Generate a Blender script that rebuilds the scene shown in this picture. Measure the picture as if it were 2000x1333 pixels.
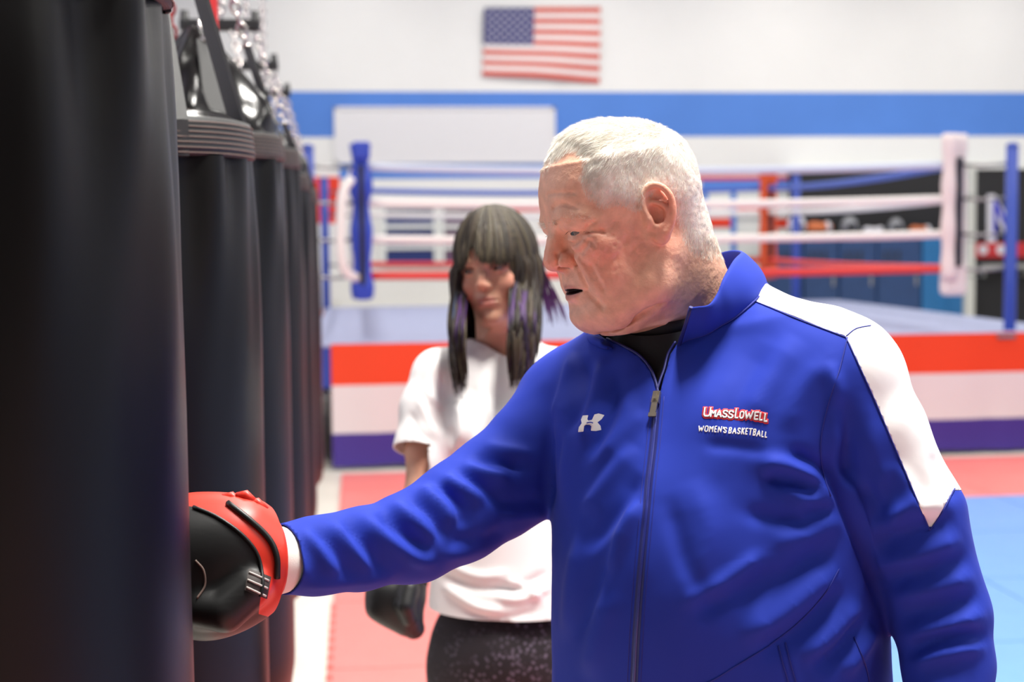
import bpy, bmesh, math, random
import numpy as np
from mathutils import Vector, Matrix
from mathutils.bvhtree import BVHTree

for _o in list(bpy.data.objects):
    bpy.data.objects.remove(_o)
SC = bpy.context.scene
COL = SC.collection
random.seed(7)
RNG = np.random.default_rng(7)

# ------------------------------------------------------------------ camera
FPX = 2778.0                       # focal length in pixels of the 2000 px frame (50 mm on 36 mm)
CAM = np.array([0.0, 0.0, 1.62])
YAW, PITCH, ROLL = math.radians(6.2), math.radians(4.1), math.radians(0.55)
_f = np.array([math.sin(YAW) * math.cos(PITCH), math.cos(YAW) * math.cos(PITCH), -math.sin(PITCH)])
_r = np.array([math.cos(YAW), -math.sin(YAW), 0.0])
_u = np.cross(_r, _f)
CR = _r * math.cos(ROLL) - _u * math.sin(ROLL)
CU = _r * math.sin(ROLL) + _u * math.cos(ROLL)
CF = _f
cam_data = bpy.data.cameras.new('camera')
cam_data.sensor_width = 36.0
cam_data.lens = 36.0 * FPX / 2000.0
cam_data.clip_start = 0.05
cam_data.dof.use_dof = True
cam_data.dof.focus_distance = 1.57
cam_data.dof.aperture_fstop = 4.6
cam = bpy.data.objects.new('camera', cam_data)
COL.objects.link(cam)
_m = Matrix.Identity(4)
for _i in range(3):
    _m[_i][0], _m[_i][1], _m[_i][2], _m[_i][3] = CR[_i], CU[_i], -CF[_i], CAM[_i]
cam.matrix_world = _m
SC.camera = cam

# ------------------------------------------------------------------ world, lights, exposure
world = bpy.data.worlds.new('world')
SC.world = world
world.use_nodes = True
world.node_tree.nodes['Background'].inputs[0].default_value = (1, 1, 1, 1)
world.node_tree.nodes['Background'].inputs[1].default_value = 0.4
SC.view_settings.view_transform = 'Standard'
SC.view_settings.look = 'None'
SC.view_settings.gamma = 1.0
SC.view_settings.use_curve_mapping = False
SC.view_settings.exposure = 0.0

def area_light(name, loc, sx, sy, power, color=(1, 0.97, 0.91), target=None):
    l = bpy.data.lights.new(name, 'AREA')
    l.shape = 'RECTANGLE'
    l.size, l.size_y = sx, sy
    l.energy = power
    l.color = color
    o = bpy.data.objects.new(name, l)
    COL.objects.link(o)
    o.location = loc
    if target is not None:
        d = Vector(target) - Vector(loc)
        o.rotation_euler = d.to_track_quat('-Z', 'Y').to_euler()
    return o

# gym ceiling luminaires, hung in rows under the roof
for _x in (-0.2, 2.6, 5.4, 8.2):
    for _y in (6.2, 9.6, 13.0, 16.0):
        area_light('ceiling_or_fill_lamp', (_x, _y, 5.6), 0.5, 1.3, 49)
# lamps above the bags and people, plus unseen fill lamps added on the camera side
for (_x, _y, _w) in ((0.95, 1.75, 350), (4.4, 2.2, 110), (0.6, 4.4, 80), (-0.7, 2.2, 35), (2.2, -2.2, 12), (4.0, -0.4, 80)):
    area_light('ceiling_or_fill_lamp', (_x, _y, 5.0), 0.5, 1.3, _w)

# ------------------------------------------------------------------ pixel helpers (photograph pixel + depth -> place in the room)
def c(x, y, d):
    return CAM + d * (CF + ((x - 1000.0) / FPX) * CR - ((y - 666.5) / FPX) * CU)
def at(x, y, Y):
    v = CF + ((x - 1000.0) / FPX) * CR - ((y - 666.5) / FPX) * CU
    return CAM + v * (Y / v[1])
def proj(P):
    q = np.asarray(P) - CAM
    d = q @ CF
    return 1000.0 + FPX * (q @ CR) / d, 666.5 - FPX * (q @ CU) / d, d

# ------------------------------------------------------------------ materials
def lin(r, g, b):
    def f(v):
        v /= 255.0
        return v / 12.92 if v <= 0.04045 else ((v + 0.055) / 1.055) ** 2.4
    return (f(r), f(g), f(b), 1.0)

def mat(name, col, rough=0.6, metal=0.0, spec=0.5, bump=None, attr=None, sss=0.0, sheen=0.0, var=0.0, var_scale=8.0, coat=0.0, sss_r=(1.0, 0.35, 0.2), sss_s=0.006):
    m = bpy.data.materials.new(name)
    m.use_nodes = True
    nt = m.node_tree
    b = nt.nodes['Principled BSDF']
    b.inputs['Base Color'].default_value = col
    b.inputs['Roughness'].default_value = rough
    b.inputs['Metallic'].default_value = metal
    b.inputs['Specular IOR Level'].default_value = spec
    if coat:
        b.inputs['Coat Weight'].default_value = coat
        b.inputs['Coat Roughness'].default_value = 0.15
    if sheen:
        b.inputs['Sheen Weight'].default_value = sheen
        b.inputs['Sheen Roughness'].default_value = 0.4
    if sss:
        b.inputs['Subsurface Weight'].default_value = sss
        b.inputs['Subsurface Radius'].default_value = sss_r
        b.inputs['Subsurface Scale'].default_value = sss_s
    src = None
    if attr:
        a = nt.nodes.new('ShaderNodeAttribute')
        a.attribute_name = attr
        src = a.outputs['Color']
    tc = None
    if var or bump:
        tc = nt.nodes.new('ShaderNodeTexCoord')
    if var:
        n = nt.nodes.new('ShaderNodeTexNoise')
        n.inputs['Scale'].default_value = var_scale
        n.inputs['Detail'].default_value = 5
        nt.links.new(tc.outputs['Object'], n.inputs['Vector'])
        mp = nt.nodes.new('ShaderNodeMapRange')
        mp.inputs['From Min'].default_value = 0.3
        mp.inputs['From Max'].default_value = 0.7
        mp.inputs['To Min'].default_value = 1 - var
        mp.inputs['To Max'].default_value = 1 + var
        nt.links.new(n.outputs['Fac'], mp.inputs['Value'])
        mx = nt.nodes.new('ShaderNodeVectorMath')
        mx.operation = 'SCALE'
        if src is None:
            mx.inputs[0].default_value = col[:3]
        else:
            nt.links.new(src, mx.inputs[0])
        nt.links.new(mp.outputs['Result'], mx.inputs['Scale'])
        src = mx.outputs[0]
    if src is not None:
        nt.links.new(src, b.inputs['Base Color'])
    if bump:
        prev = None
        for (scale, strength, dist, kind) in bump:
            if kind == 'noise':
                n = nt.nodes.new('ShaderNodeTexNoise')
                n.inputs['Detail'].default_value = 4
                out = n.outputs['Fac']
            elif kind == 'voronoi':
                n = nt.nodes.new('ShaderNodeTexVoronoi')
                out = n.outputs['Distance']
            else:
                n = nt.nodes.new('ShaderNodeTexWave')
                n.bands_direction = kind
                n.inputs['Distortion'].default_value = 0.0
                out = n.outputs['Fac']
            n.inputs['Scale'].default_value = scale
            nt.links.new(tc.outputs['Object'], n.inputs['Vector'])
            bp = nt.nodes.new('ShaderNodeBump')
            bp.inputs['Strength'].default_value = strength
            bp.inputs['Distance'].default_value = dist
            nt.links.new(out, bp.inputs['Height'])
            if prev is not None:
                nt.links.new(prev, bp.inputs['Normal'])
            prev = bp.outputs['Normal']
        nt.links.new(prev, b.inputs['Normal'])
    return m

# ------------------------------------------------------------------ object helpers
def tag(o, label=None, cat=None, group=None, kind=None):
    if label: o['label'] = label
    if cat: o['category'] = cat
    if group: o['group'] = group
    if kind: o['kind'] = kind
    return o

def empty(name, loc=(0, 0, 0)):
    o = bpy.data.objects.new(name, None)
    o.empty_display_size = 0.1
    COL.objects.link(o)
    o.location = Vector([float(v) for v in loc])
    return o

def link(name, me, m=None, parent=None):
    """parts are modelled in room coordinates; the parent only moves them together"""
    o = bpy.data.objects.new(name, me)
    if m is not None:
        me.materials.append(m)
    COL.objects.link(o)
    if parent is not None:
        o.parent = parent
        if parent.type == 'EMPTY':
            o.matrix_parent_inverse = Matrix.Translation(parent.location).inverted()
    return o

def np_mesh(name, V, Fq, smooth=True, attrs=None):
    """V (n,3); Fq list/array of quads (m,4) or tris (m,3)"""
    V = np.ascontiguousarray(V, np.float32)
    Fq = np.ascontiguousarray(Fq, np.int32)
    me = bpy.data.meshes.new(name)
    k = Fq.shape[1]
    me.vertices.add(len(V))
    me.vertices.foreach_set('co', V.ravel())
    me.loops.add(Fq.size)
    me.loops.foreach_set('vertex_index', Fq.ravel())
    me.polygons.add(len(Fq))
    me.polygons.foreach_set('loop_start', np.arange(0, Fq.size, k, dtype=np.int32))
    if smooth:
        me.polygons.foreach_set('use_smooth', np.ones(len(Fq), bool))
    if attrs:
        for an, arr in attrs.items():
            a = me.color_attributes.new(an, 'FLOAT_COLOR', 'POINT')
            rgba = np.ones((len(V), 4), np.float32)
            rgba[:, :3] = arr[:, :3]
            a.data.foreach_set('color', rgba.ravel())
    me.update(calc_edges=True)
    me.validate()
    return me

class MB:
    """collects boxes, tubes, lathes into one mesh"""
    def __init__(s): s.v = []; s.f = []; s.sm = []
    def add(s, V, F, smooth=False):
        n = len(s.v)
        s.v.extend([tuple(map(float, p)) for p in V])
        for f in F:
            s.f.append(tuple(int(i) + n for i in f)); s.sm.append(smooth)
        return s
    def box(s, lo, hi, bev=0.0):
        (a, b, c_), (d, e, g) = lo, hi
        if bev <= 0:
            V = [(a,b,c_),(d,b,c_),(d,e,c_),(a,e,c_),(a,b,g),(d,b,g),(d,e,g),(a,e,g)]
            return s.add(V, [(0,3,2,1),(4,5,6,7),(0,1,5,4),(1,2,6,5),(2,3,7,6),(3,0,4,7)])
        bm = bmesh.new()
        bmesh.ops.create_cube(bm, size=1.0)
        for v in bm.verts:
            v.co = Vector(((a+d)/2 + v.co.x*(d-a), (b+e)/2 + v.co.y*(e-b), (c_+g)/2 + v.co.z*(g-c_)))
        bmesh.ops.bevel(bm, geom=bm.edges[:], offset=bev, segments=2, affect='EDGES', profile=0.5)
        bm.verts.index_update()
        s.add([v.co for v in bm.verts], [[v.index for v in f.verts] for f in bm.faces])
        bm.free()
        return s
    def tube(s, pts, r, n=8, cap=True, flat=1.0, up=None):
        pts = [np.asarray(p, float) for p in pts]
        rs = r if hasattr(r, '__len__') else [r] * len(pts)
        V = []; prev = None
        for i, p in enumerate(pts):
            t = pts[min(i+1, len(pts)-1)] - pts[max(i-1, 0)]
            t = t / (np.linalg.norm(t) + 1e-12)
            if prev is None:
                a = np.array([0, 0, 1.0]) if up is None else np.asarray(up, float)
                if abs(a @ t) > 0.95: a = np.array([1.0, 0, 0])
                prev = a
            nx = prev - t * (prev @ t); nx /= np.linalg.norm(nx) + 1e-12
            ny = np.cross(t, nx); prev = nx
            for k in range(n):
                th = 2 * math.pi * k / n
                V.append(p + rs[i] * (math.cos(th) * nx * flat + math.sin(th) * ny))
        F = []
        for i in range(len(pts) - 1):
            for k in range(n):
                F.append((i*n+k, i*n+(k+1) % n, (i+1)*n+(k+1) % n, (i+1)*n+k))
        s.add(V, F, True)
        if cap:
            m = len(s.v) - len(V)
            s.f.append(tuple(m + k for k in reversed(range(n)))); s.sm.append(False)
            s.f.append(tuple(m + (len(pts)-1)*n + k for k in range(n))); s.sm.append(False)
        return s
    def lathe(s, prof, center=(0, 0, 0), n=32, mod=None):
        cx, cy, cz = center
        V = []
        for (r, z) in prof:
            for k in range(n):
                th = 2*math.pi*k/n
                rr = r if mod is None else r * mod(th, z)
                V.append((cx + rr*math.cos(th), cy + rr*math.sin(th), cz + z))
        F = []
        for i in range(len(prof)-1):
            for k in range(n):
                F.append((i*n+k, i*n+(k+1) % n, (i+1)*n+(k+1) % n, (i+1)*n+k))
        return s.add(V, F, True)
    def mesh(s, name):
        me = bpy.data.meshes.new(name)
        me.from_pydata(s.v, [], s.f)
        me.polygons.foreach_set('use_smooth', s.sm)
        me.update()
        return me
    def build(s, name, m, parent=None):
        return link(name, s.mesh(name), m, parent)

# ------------------------------------------------------------------ implicit modelling (smooth unions on a grid, meshed by surface nets)
def smin(a, b, k):
    h = np.maximum(k - np.abs(a - b), 0) / k
    return np.minimum(a, b) - h * h * k * 0.25

class Field:
    def __init__(s, lo, hi, h):
        s.lo = np.asarray(lo, float); s.h = h
        s.n = np.ceil((np.asarray(hi, float) - s.lo) / h).astype(int) + 1
        s.F = np.full(tuple(s.n), 0.2, np.float32)
        s.ax = [(s.lo[i] + h * np.arange(s.n[i])).astype(np.float32) for i in range(3)]
    def sub(s, blo, bhi):
        sl = []
        for i in range(3):
            a = int(np.floor((blo[i] - s.lo[i]) / s.h)); b = int(np.ceil((bhi[i] - s.lo[i]) / s.h)) + 1
            sl.append(slice(max(a, 0), max(min(b, s.n[i]), 0)))
        sl = tuple(sl)
        if any(q.start >= q.stop for q in sl): return None, None
        g = np.meshgrid(s.ax[0][sl[0]], s.ax[1][sl[1]], s.ax[2][sl[2]], indexing='ij', copy=False)
        return sl, g
    def apply(s, fn, blo, bhi, k, op):
        sl, g = s.sub(np.asarray(blo), np.asarray(bhi))
        if sl is None: return
        d = fn(*g)
        A = s.F[sl]
        if op == 'add': s.F[sl] = smin(A, d, k)
        elif op == 'cut': s.F[sl] = -smin(-A, d, k)
    def ball(s, p, r, k=0.01, R=None, op='add'):
        """ellipsoid with radii r; R rows = local axes"""
        p = np.asarray(p, float); r = np.asarray([r]*3 if np.isscalar(r) else r, float)
        R = np.eye(3) if R is None else np.asarray(R)
        ext = np.sqrt(((R * r[:, None]) ** 2).sum(0)) + 2.2*k + 0.012
        def fn(X, Y, Z):
            q0, q1, q2 = X-p[0], Y-p[1], Z-p[2]
            l = [(R[i,0]*q0 + R[i,1]*q1 + R[i,2]*q2) for i in range(3)]
            k0 = np.sqrt((l[0]/r[0])**2 + (l[1]/r[1])**2 + (l[2]/r[2])**2)
            k1 = np.sqrt((l[0]/r[0]**2)**2 + (l[1]/r[1]**2)**2 + (l[2]/r[2]**2)**2) + 1e-9
            return (k0 * (k0 - 1) / k1).astype(np.float32)
        s.apply(fn, p-ext, p+ext, k, op)
    def cone(s, a, b, ra, rb, k=0.01, op='add'):
        a = np.asarray(a, float); b = np.asarray(b, float)
        e = max(ra, rb) + 2.2*k + 0.012
        ba = b - a; L = ba @ ba + 1e-12
        def fn(X, Y, Z):
            q0, q1, q2 = X-a[0], Y-a[1], Z-a[2]
            t = np.clip((q0*ba[0] + q1*ba[1] + q2*ba[2]) / L, 0, 1)
            return (np.sqrt((q0-t*ba[0])**2 + (q1-t*ba[1])**2 + (q2-t*ba[2])**2) - (ra + (rb-ra)*t)).astype(np.float32)
        s.apply(fn, np.minimum(a, b)-e, np.maximum(a, b)+e, k, op)
    def chain(s, pts, k=0.01, op='add'):
        """pts: list of (point, radius)"""
        for (a, ra), (b, rb) in zip(pts[:-1], pts[1:]):
            s.cone(a, b, ra, rb, k, op)
    def tubeline(s, pts, k=0.004, op='add'):
        """a whole polyline as one primitive (no bulge at the joints)"""
        P = [np.asarray(p, float) for p, _ in pts]; r = [q for _, q in pts]
        e = max(r) + 2.2*k + 0.01
        def fn(X, Y, Z):
            D = None
            for i in range(len(P)-1):
                a, ba = P[i], P[i+1]-P[i]; L = ba @ ba + 1e-12
                q0, q1, q2 = X-a[0], Y-a[1], Z-a[2]
                t = np.clip((q0*ba[0] + q1*ba[1] + q2*ba[2]) / L, 0, 1)
                d = np.sqrt((q0-t*ba[0])**2 + (q1-t*ba[1])**2 + (q2-t*ba[2])**2) - (r[i] + (r[i+1]-r[i])*t)
                D = d if D is None else np.minimum(D, d)
            return D.astype(np.float32)
        A = np.array(P)
        s.apply(fn, A.min(0)-e, A.max(0)+e, k, op)
    def loft(s, rows, fdir, ldir, k=0.02, n=2.3, grow=0.0):
        """vertical body: rows of (z, cx, cy, A lateral, B front, Bback)"""
        rows = sorted(rows)
        Z = np.array([q[0] for q in rows]); zz = np.linspace(Z[0], Z[-1], 300)
        T = []
        for j in range(1, 6):
            t = np.interp(zz, Z, [q[j] for q in rows])
            w = np.exp(-0.5*(np.arange(-24, 25)/9.0)**2); w /= w.sum()
            T.append(np.convolve(np.pad(t, 24, 'edge'), w, 'valid'))
        ext = max(max(q[3], q[4], q[5]) for q in rows) + 0.05
        cx = [q[1] for q in rows]; cy = [q[2] for q in rows]
        def fn(X, Y, Zg):
            z1 = Zg[0, 0, :]
            t = [np.interp(z1, zz, q)[None, None, :] for q in T]
            dx, dy = X - t[0], Y - t[1]
            l = dx*ldir[0] + dy*ldir[1]; f = dx*fdir[0] + dy*fdir[1]
            B = np.where(f > 0, t[3], t[4]) + grow
            A = t[2] + grow
            q = ((np.abs(l)/A)**n + (np.abs(f)/B)**n)**(1.0/n) + 1e-6
            rad = np.sqrt(l*l + f*f)
            d = rad - rad/q
            d = np.where(rad < 1e-4, -0.1, d)
            cap = np.maximum(z1 - Z[-1], Z[0] - z1)[None, None, :]
            return np.maximum(d*0.9, cap).astype(np.float32)
        s.apply(fn, (min(cx)-ext, min(cy)-ext, Z[0]-0.03), (max(cx)+ext, max(cy)+ext, Z[-1]+0.03), k, 'add')
    def front_y(s, x, z):
        """the foremost surface y at (x, z)"""
        i = int(round((x-s.lo[0])/s.h)); k = int(round((z-s.lo[2])/s.h))
        col = s.F[i, :, k]; j = np.nonzero(col < 0)[0]
        if len(j) == 0: return 0.0
        j = j[-1]
        if j+1 >= len(col): return s.ax[1][j]
        return float(s.ax[1][j] + s.h*col[j]/(col[j]-col[j+1]))
    def crease(s, pts, r, depth, k):
        """a skin crease along (x, z) points, sunk a little under the surface"""
        P = [(x, s.front_y(x, z)-depth, z) for x, z in smooth_curve(pts, 12)]
        n = len(P)
        s.tubeline([(p, r*(0.35+0.65*math.sin(math.pi*(0.1+0.8*i/(n-1))))) for i, p in enumerate(P)], k, 'cut')
    def welt(s, pts, r, depth, k):
        P = [(x, s.front_y(x, z)-depth, z) for x, z in smooth_curve(pts, 12)]
        n = len(P)
        s.tubeline([(p, r*(0.35+0.65*math.sin(math.pi*(0.1+0.8*i/(n-1))))) for i, p in enumerate(P)], k)
    def blur(s, it=1):
        for _ in range(it):
            for a in range(3):
                F = s.F
                G = F.copy()
                sl0 = [slice(None)]*3; sl1 = [slice(None)]*3; slm = [slice(None)]*3
                sl0[a] = slice(0, -2); sl1[a] = slice(2, None); slm[a] = slice(1, -1)
                G[tuple(slm)] = 0.5*F[tuple(slm)] + 0.25*(F[tuple(sl0)] + F[tuple(sl1)])
                s.F = G
    def mesh(s):
        F = s.F; S = F < 0
        nx, ny, nz = F.shape
        cnt = np.zeros((nx-1, ny-1, nz-1), np.int8)
        for i in (0, 1):
            for j in (0, 1):
                for k in (0, 1):
                    cnt += S[i:nx-1+i, j:ny-1+j, k:nz-1+k]
        act = (cnt > 0) & (cnt < 8)
        I, J, K = np.nonzero(act)
        idx = np.full(act.shape, -1, np.int32); idx[I, J, K] = np.arange(len(I))
        acc = np.zeros((len(I), 3)); num = np.zeros(len(I))
        cor = [(i, j, k) for i in (0, 1) for j in (0, 1) for k in (0, 1)]
        val = {q: F[I+q[0], J+q[1], K+q[2]].astype(float) for q in cor}
        for q in cor:
            for a in range(3):
                if q[a] == 0:
                    w = list(q); w[a] = 1; w = tuple(w)
                    v0, v1 = val[q], val[w]
                    m = (v0 < 0) != (v1 < 0)
                    t = np.where(m, v0 / np.where(m, v0 - v1, 1), 0)
                    p = np.zeros((len(I), 3)); p[:] = q; p[:, a] += t
                    acc[m] += p[m]; num[m] += 1
        V = s.lo + s.h * (np.stack([I, J, K], 1) + acc / num[:, None])
        Q = []
        for a in range(3):
            b, c_ = (a+1) % 3, (a+2) % 3
            s0 = [slice(None)]*3; s1 = [slice(None)]*3
            s0[a] = slice(0, -1); s1[a] = slice(1, None)
            A, B = S[tuple(s0)], S[tuple(s1)]
            for flip, m in ((False, A & ~B), (True, ~A & B)):
                E = np.stack(np.nonzero(m), 1)
                ok = (E[:, b] > 0) & (E[:, c_] > 0) & (E[:, b] < F.shape[b]-1) & (E[:, c_] < F.shape[c_]-1)
                E = E[ok]
                def cell(db, dc):
                    G = E.copy(); G[:, b] += db; G[:, c_] += dc
                    return idx[G[:, 0], G[:, 1], G[:, 2]]
                q = np.stack([cell(-1, -1), cell(0, -1), cell(0, 0), cell(-1, 0)], 1)
                if flip: q = q[:, ::-1]
                Q.append(q)
        Q = np.concatenate(Q)
        Q = Q[(Q >= 0).all(1)]
        return V, Q

def vnormals(V, Q):
    N = np.zeros_like(V)
    k = Q.shape[1]
    if k == 4: fn = np.cross(V[Q[:, 2]] - V[Q[:, 0]], V[Q[:, 3]] - V[Q[:, 1]])
    else: fn = np.cross(V[Q[:, 1]] - V[Q[:, 0]], V[Q[:, 2]] - V[Q[:, 0]])
    for i in range(k):
        for a in range(3):
            N[:, a] += np.bincount(Q[:, i], fn[:, a], len(V))
    return N / (np.linalg.norm(N, axis=1, keepdims=True) + 1e-12)

def relax(V, Q, it=2, w=0.5):
    E = np.concatenate([Q[:, [i, (i+1) % Q.shape[1]]] for i in range(Q.shape[1])])
    deg = np.bincount(E[:, 0], minlength=len(V)) + np.bincount(E[:, 1], minlength=len(V))
    for _ in range(it):
        A = np.zeros_like(V)
        for a in range(3):
            A[:, a] = np.bincount(E[:, 0], V[E[:, 1], a], len(V)) + np.bincount(E[:, 1], V[E[:, 0], a], len(V))
        V = V*(1-w) + w*A/np.maximum(deg, 1)[:, None]
    return V

def tris(Q):
    return np.concatenate([Q[:, [0, 1, 2]], Q[:, [0, 2, 3]]]) if Q.shape[1] == 4 else Q

def clip(V, T, f, N=None):
    """the part of a triangle mesh where the vertex field f > 0, cut exactly along f = 0"""
    pos = f > 0
    pc = pos[T].sum(1)
    keep = T[pc == 3]
    newV = [V]; nn = len(V); ed = {}
    out = [keep]
    def edge_pts(a, b):
        nonlocal nn
        lo, hi = np.minimum(a, b), np.maximum(a, b)
        key = lo.astype(np.int64) * len(V) + hi
        u, inv = np.unique(key, return_inverse=True)
        l, h_ = u // len(V), u % len(V)
        t = (f[l] / (f[l] - f[h_]))[:, None]
        newV.append(V[l] + t * (V[h_] - V[l]))
        r = nn + inv; nn += len(u)
        return r
    one = T[pc == 1]; two = T[pc == 2]
    A = []; 
    if len(one):
        s = np.argmax(pos[one], 1); r = np.arange(len(one))
        a, b, c_ = one[r, s], one[r, (s+1) % 3], one[r, (s+2) % 3]
        A.append((a, b)); A.append((a, c_))
    if len(two):
        s = np.argmin(pos[two], 1); r = np.arange(len(two))
        n0, p1, p2 = two[r, s], two[r, (s+1) % 3], two[r, (s+2) % 3]
        A.append((n0, p1)); A.append((n0, p2))
    if A:
        e = edge_pts(np.concatenate([q[0] for q in A]), np.concatenate([q[1] for q in A]))
        o = 0
        if len(one):
            e1, e2 = e[o:o+len(one)], e[o+len(one):o+2*len(one)]; o += 2*len(one)
            out.append(np.stack([a, e1, e2], 1))
        if len(two):
            e1, e2 = e[o:o+len(two)], e[o+len(two):o+2*len(two)]
            out.append(np.stack([p1, p2, e2], 1)); out.append(np.stack([p1, e2, e1], 1))
    VV = np.concatenate(newV); TT = np.concatenate(out)
    used = np.unique(TT); mp = np.full(len(VV), -1); mp[used] = np.arange(len(used))
    return VV[used], mp[TT]

def polydist(px, py, poly):
    """signed distance to a closed 2-D polygon, positive inside"""
    poly = np.asarray(poly, float); n = len(poly)
    d = np.full(px.shape, 1e9); ins = np.zeros(px.shape, bool)
    for i in range(n):
        x0, y0 = poly[i]; x1, y1 = poly[(i+1) % n]
        ex, ey = x1-x0, y1-y0
        t = np.clip(((px-x0)*ex + (py-y0)*ey) / (ex*ex+ey*ey+1e-12), 0, 1)
        d = np.minimum(d, np.hypot(px-x0-t*ex, py-y0-t*ey))
        cond = ((y0 > py) != (y1 > py))
        with np.errstate(divide='ignore', invalid='ignore'):
            xi = x0 + (py-y0)*ex/(ey if ey != 0 else 1e-12)
        ins ^= cond & (px < xi)
    return np.where(ins, d, -d)

def linedist(px, py, pts):
    """distance to an open polyline and the position 0..1 along it"""
    pts = np.asarray(pts, float)
    seg = np.hypot(np.diff(pts[:, 0]), np.diff(pts[:, 1])); cum = np.concatenate([[0], np.cumsum(seg)]); tot = cum[-1]
    d = np.full(px.shape, 1e9); s = np.zeros(px.shape)
    for i in range(len(pts)-1):
        x0, y0 = pts[i]; ex, ey = pts[i+1]-pts[i]
        t = np.clip(((px-x0)*ex + (py-y0)*ey) / (ex*ex+ey*ey+1e-12), 0, 1)
        q = np.hypot(px-x0-t*ex, py-y0-t*ey)
        m = q < d
        d = np.where(m, q, d); s = np.where(m, (cum[i] + t*seg[i])/tot, s)
    return d, s

def smooth_curve(pts, n=40):
    """Catmull-Rom through points"""
    P = np.asarray(pts, float)
    P = np.concatenate([[2*P[0]-P[1]], P, [2*P[-1]-P[-2]]])
    out = []
    m = len(P)-3
    for j in range(n):
        u = j/(n-1)*m; i = min(int(u), m-1); t = u-i
        p0, p1, p2, p3 = P[i:i+4]
        out.append(0.5*((2*p1) + (-p0+p2)*t + (2*p0-5*p1+4*p2-p3)*t*t + (-p0+3*p1-3*p2+p3)*t**3))
    return np.array(out)

def folds(V, N, items, facing=True):
    """cloth creases: ridges (amp > 0) and valleys (amp < 0) in metres along polylines given on the visible side"""
    x, y, d = proj(V)
    D = np.zeros(len(V))
    for (pts, w, amp) in items:
        pts = smooth_curve(pts, 10) if len(pts) > 2 else np.asarray(pts, float)
        lo, hi = pts.min(0)-4*w, pts.max(0)+4*w
        m = (x > lo[0]) & (x < hi[0]) & (y > lo[1]) & (y < hi[1])
        if not m.any(): continue
        q, s = linedist(x[m], y[m], pts)
        D[m] += amp * np.exp(-(q/w)**2) * np.clip(np.sin(np.pi*np.clip(s, 0.02, 0.98))*1.6, 0, 1)
    if facing:
        view = (V - CAM); view /= np.linalg.norm(view, axis=1, keepdims=True)
        fc = np.clip(-(N*view).sum(1)*2.5 + 0.3, 0, 1)
        D *= fc
    return V + N * D[:, None]

def vnoise(P, scale, seed=0):
    """smooth value noise for gentle unevenness"""
    r = np.random.default_rng(seed)
    G = r.random((32, 32, 32)).astype(np.float32)
    q = P * scale; i = np.floor(q).astype(int); t = q - i; t = t*t*(3-2*t)
    o = 0
    for a in (0, 1):
        for b in (0, 1):
            for c_ in (0, 1):
                w = (t[:, 0] if a else 1-t[:, 0]) * (t[:, 1] if b else 1-t[:, 1]) * (t[:, 2] if c_ else 1-t[:, 2])
                o = o + w * G[(i[:, 0]+a) % 32, (i[:, 1]+b) % 32, (i[:, 2]+c_) % 32]
    return o*2-1

# ================================================================== THE ROOM
XL, XR, YB, YF, ZC = -2.6, 10.5, -4.5, 18.0, 6.2
M_floor = mat('cream_floor', lin(240, 236, 222), 0.45, var=0.04, var_scale=2.0)
M_wall = mat('white_wall', lin(241, 241, 238), 0.7, var=0.02, var_scale=1.2)
M_ceil = mat('ceiling_grey', lin(120, 120, 122), 0.8)
M_side = mat('side_wall', lin(205, 208, 222), 0.7)
M_rear = mat('rear_wall', lin(48, 47, 46), 0.8)
M_blue_paint = mat('blue_paint', lin(82, 134, 218), 0.6, var=0.04, var_scale=1.5)
M_red_paint = mat('red_paint', lin(225, 60, 50), 0.6)
M_black_wall = mat('black_wall', lin(38, 38, 40), 0.75)

def struct(o):
    o['kind'] = 'structure'; return o
struct(MB().box((XL, YB, -0.1), (XR, YF, 0)).build('floor', M_floor))
struct(MB().box((XL-0.1, YB-0.1, ZC), (XR+0.1, YF+0.1, ZC+0.1)).build('ceiling', M_ceil))
struct(MB().box((XL-0.1, YB, 0), (XL, YF, ZC)).build('wall_left', M_side))
struct(MB().box((XR, YB, 0), (XR+0.1, YF, ZC)).build('wall_right', M_side))
struct(MB().box((XL-0.1, YB-0.1, 0), (XR+0.1, YB, ZC)).build('wall_rear', M_rear))
wall_back = struct(MB().box((XL-0.1, YF, 0), (XR+0.1, YF+0.1, ZC)).build('wall_back', M_wall))

def wz(y, Y=YF, x=1000): return at(x, y, Y)[2]
def wx(x, Y=YF, y=400): return at(x, y, Y)[0]
def on_wall(name, x0, y0, x1, y1, m, parent=None, Y=YF, t=0.012):
    xa, xb = wx(x0, Y, (y0+y1)/2), wx(x1, Y, (y0+y1)/2)
    xc = (x0+x1)/2
    za, zb = wz(y1, Y, xc), wz(y0, Y, xc)
    return MB().box((xa, Y-t, za), (xb, Y, zb)).build(name, m, parent)

# painted bands of the back wall (very thin coats on the wall)
zt, zb_ = wz(180, YF, 1300), wz(267, YF, 1300)
MB().box((XL, YF-0.004, zb_), (XR, YF, zt)).build('painted_stripe', M_blue_paint, wall_back)
zt, zb_ = wz(317, YF, 860), wz(349, YF, 860)
MB().box((wx(664), YF-0.004, zb_), (wx(1200), YF, zt)).build('painted_stripe', M_blue_paint, wall_back)

# white board over the stripe
M_board = mat('board_white', lin(232, 231, 233), 0.55)
M_trimgrey = mat('trim_grey', lin(200, 200, 205), 0.5)
b = empty('wall_board', (at(868, 300, YF)))
tag(b, 'large blank off-white board on the back wall, covering the blue stripe below the flag', 'wall board')
on_wall('board', 657, 212, 1080, 316, M_board, b, t=0.03)
for (x0, y0, x1, y1) in ((653, 209, 1084, 214), (653, 314, 1084, 319), (653, 209, 659, 319), (1078, 209, 1084, 319)):
    on_wall('edge_strip', x0, y0, x1, y1, M_board, b, t=0.045)

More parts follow.
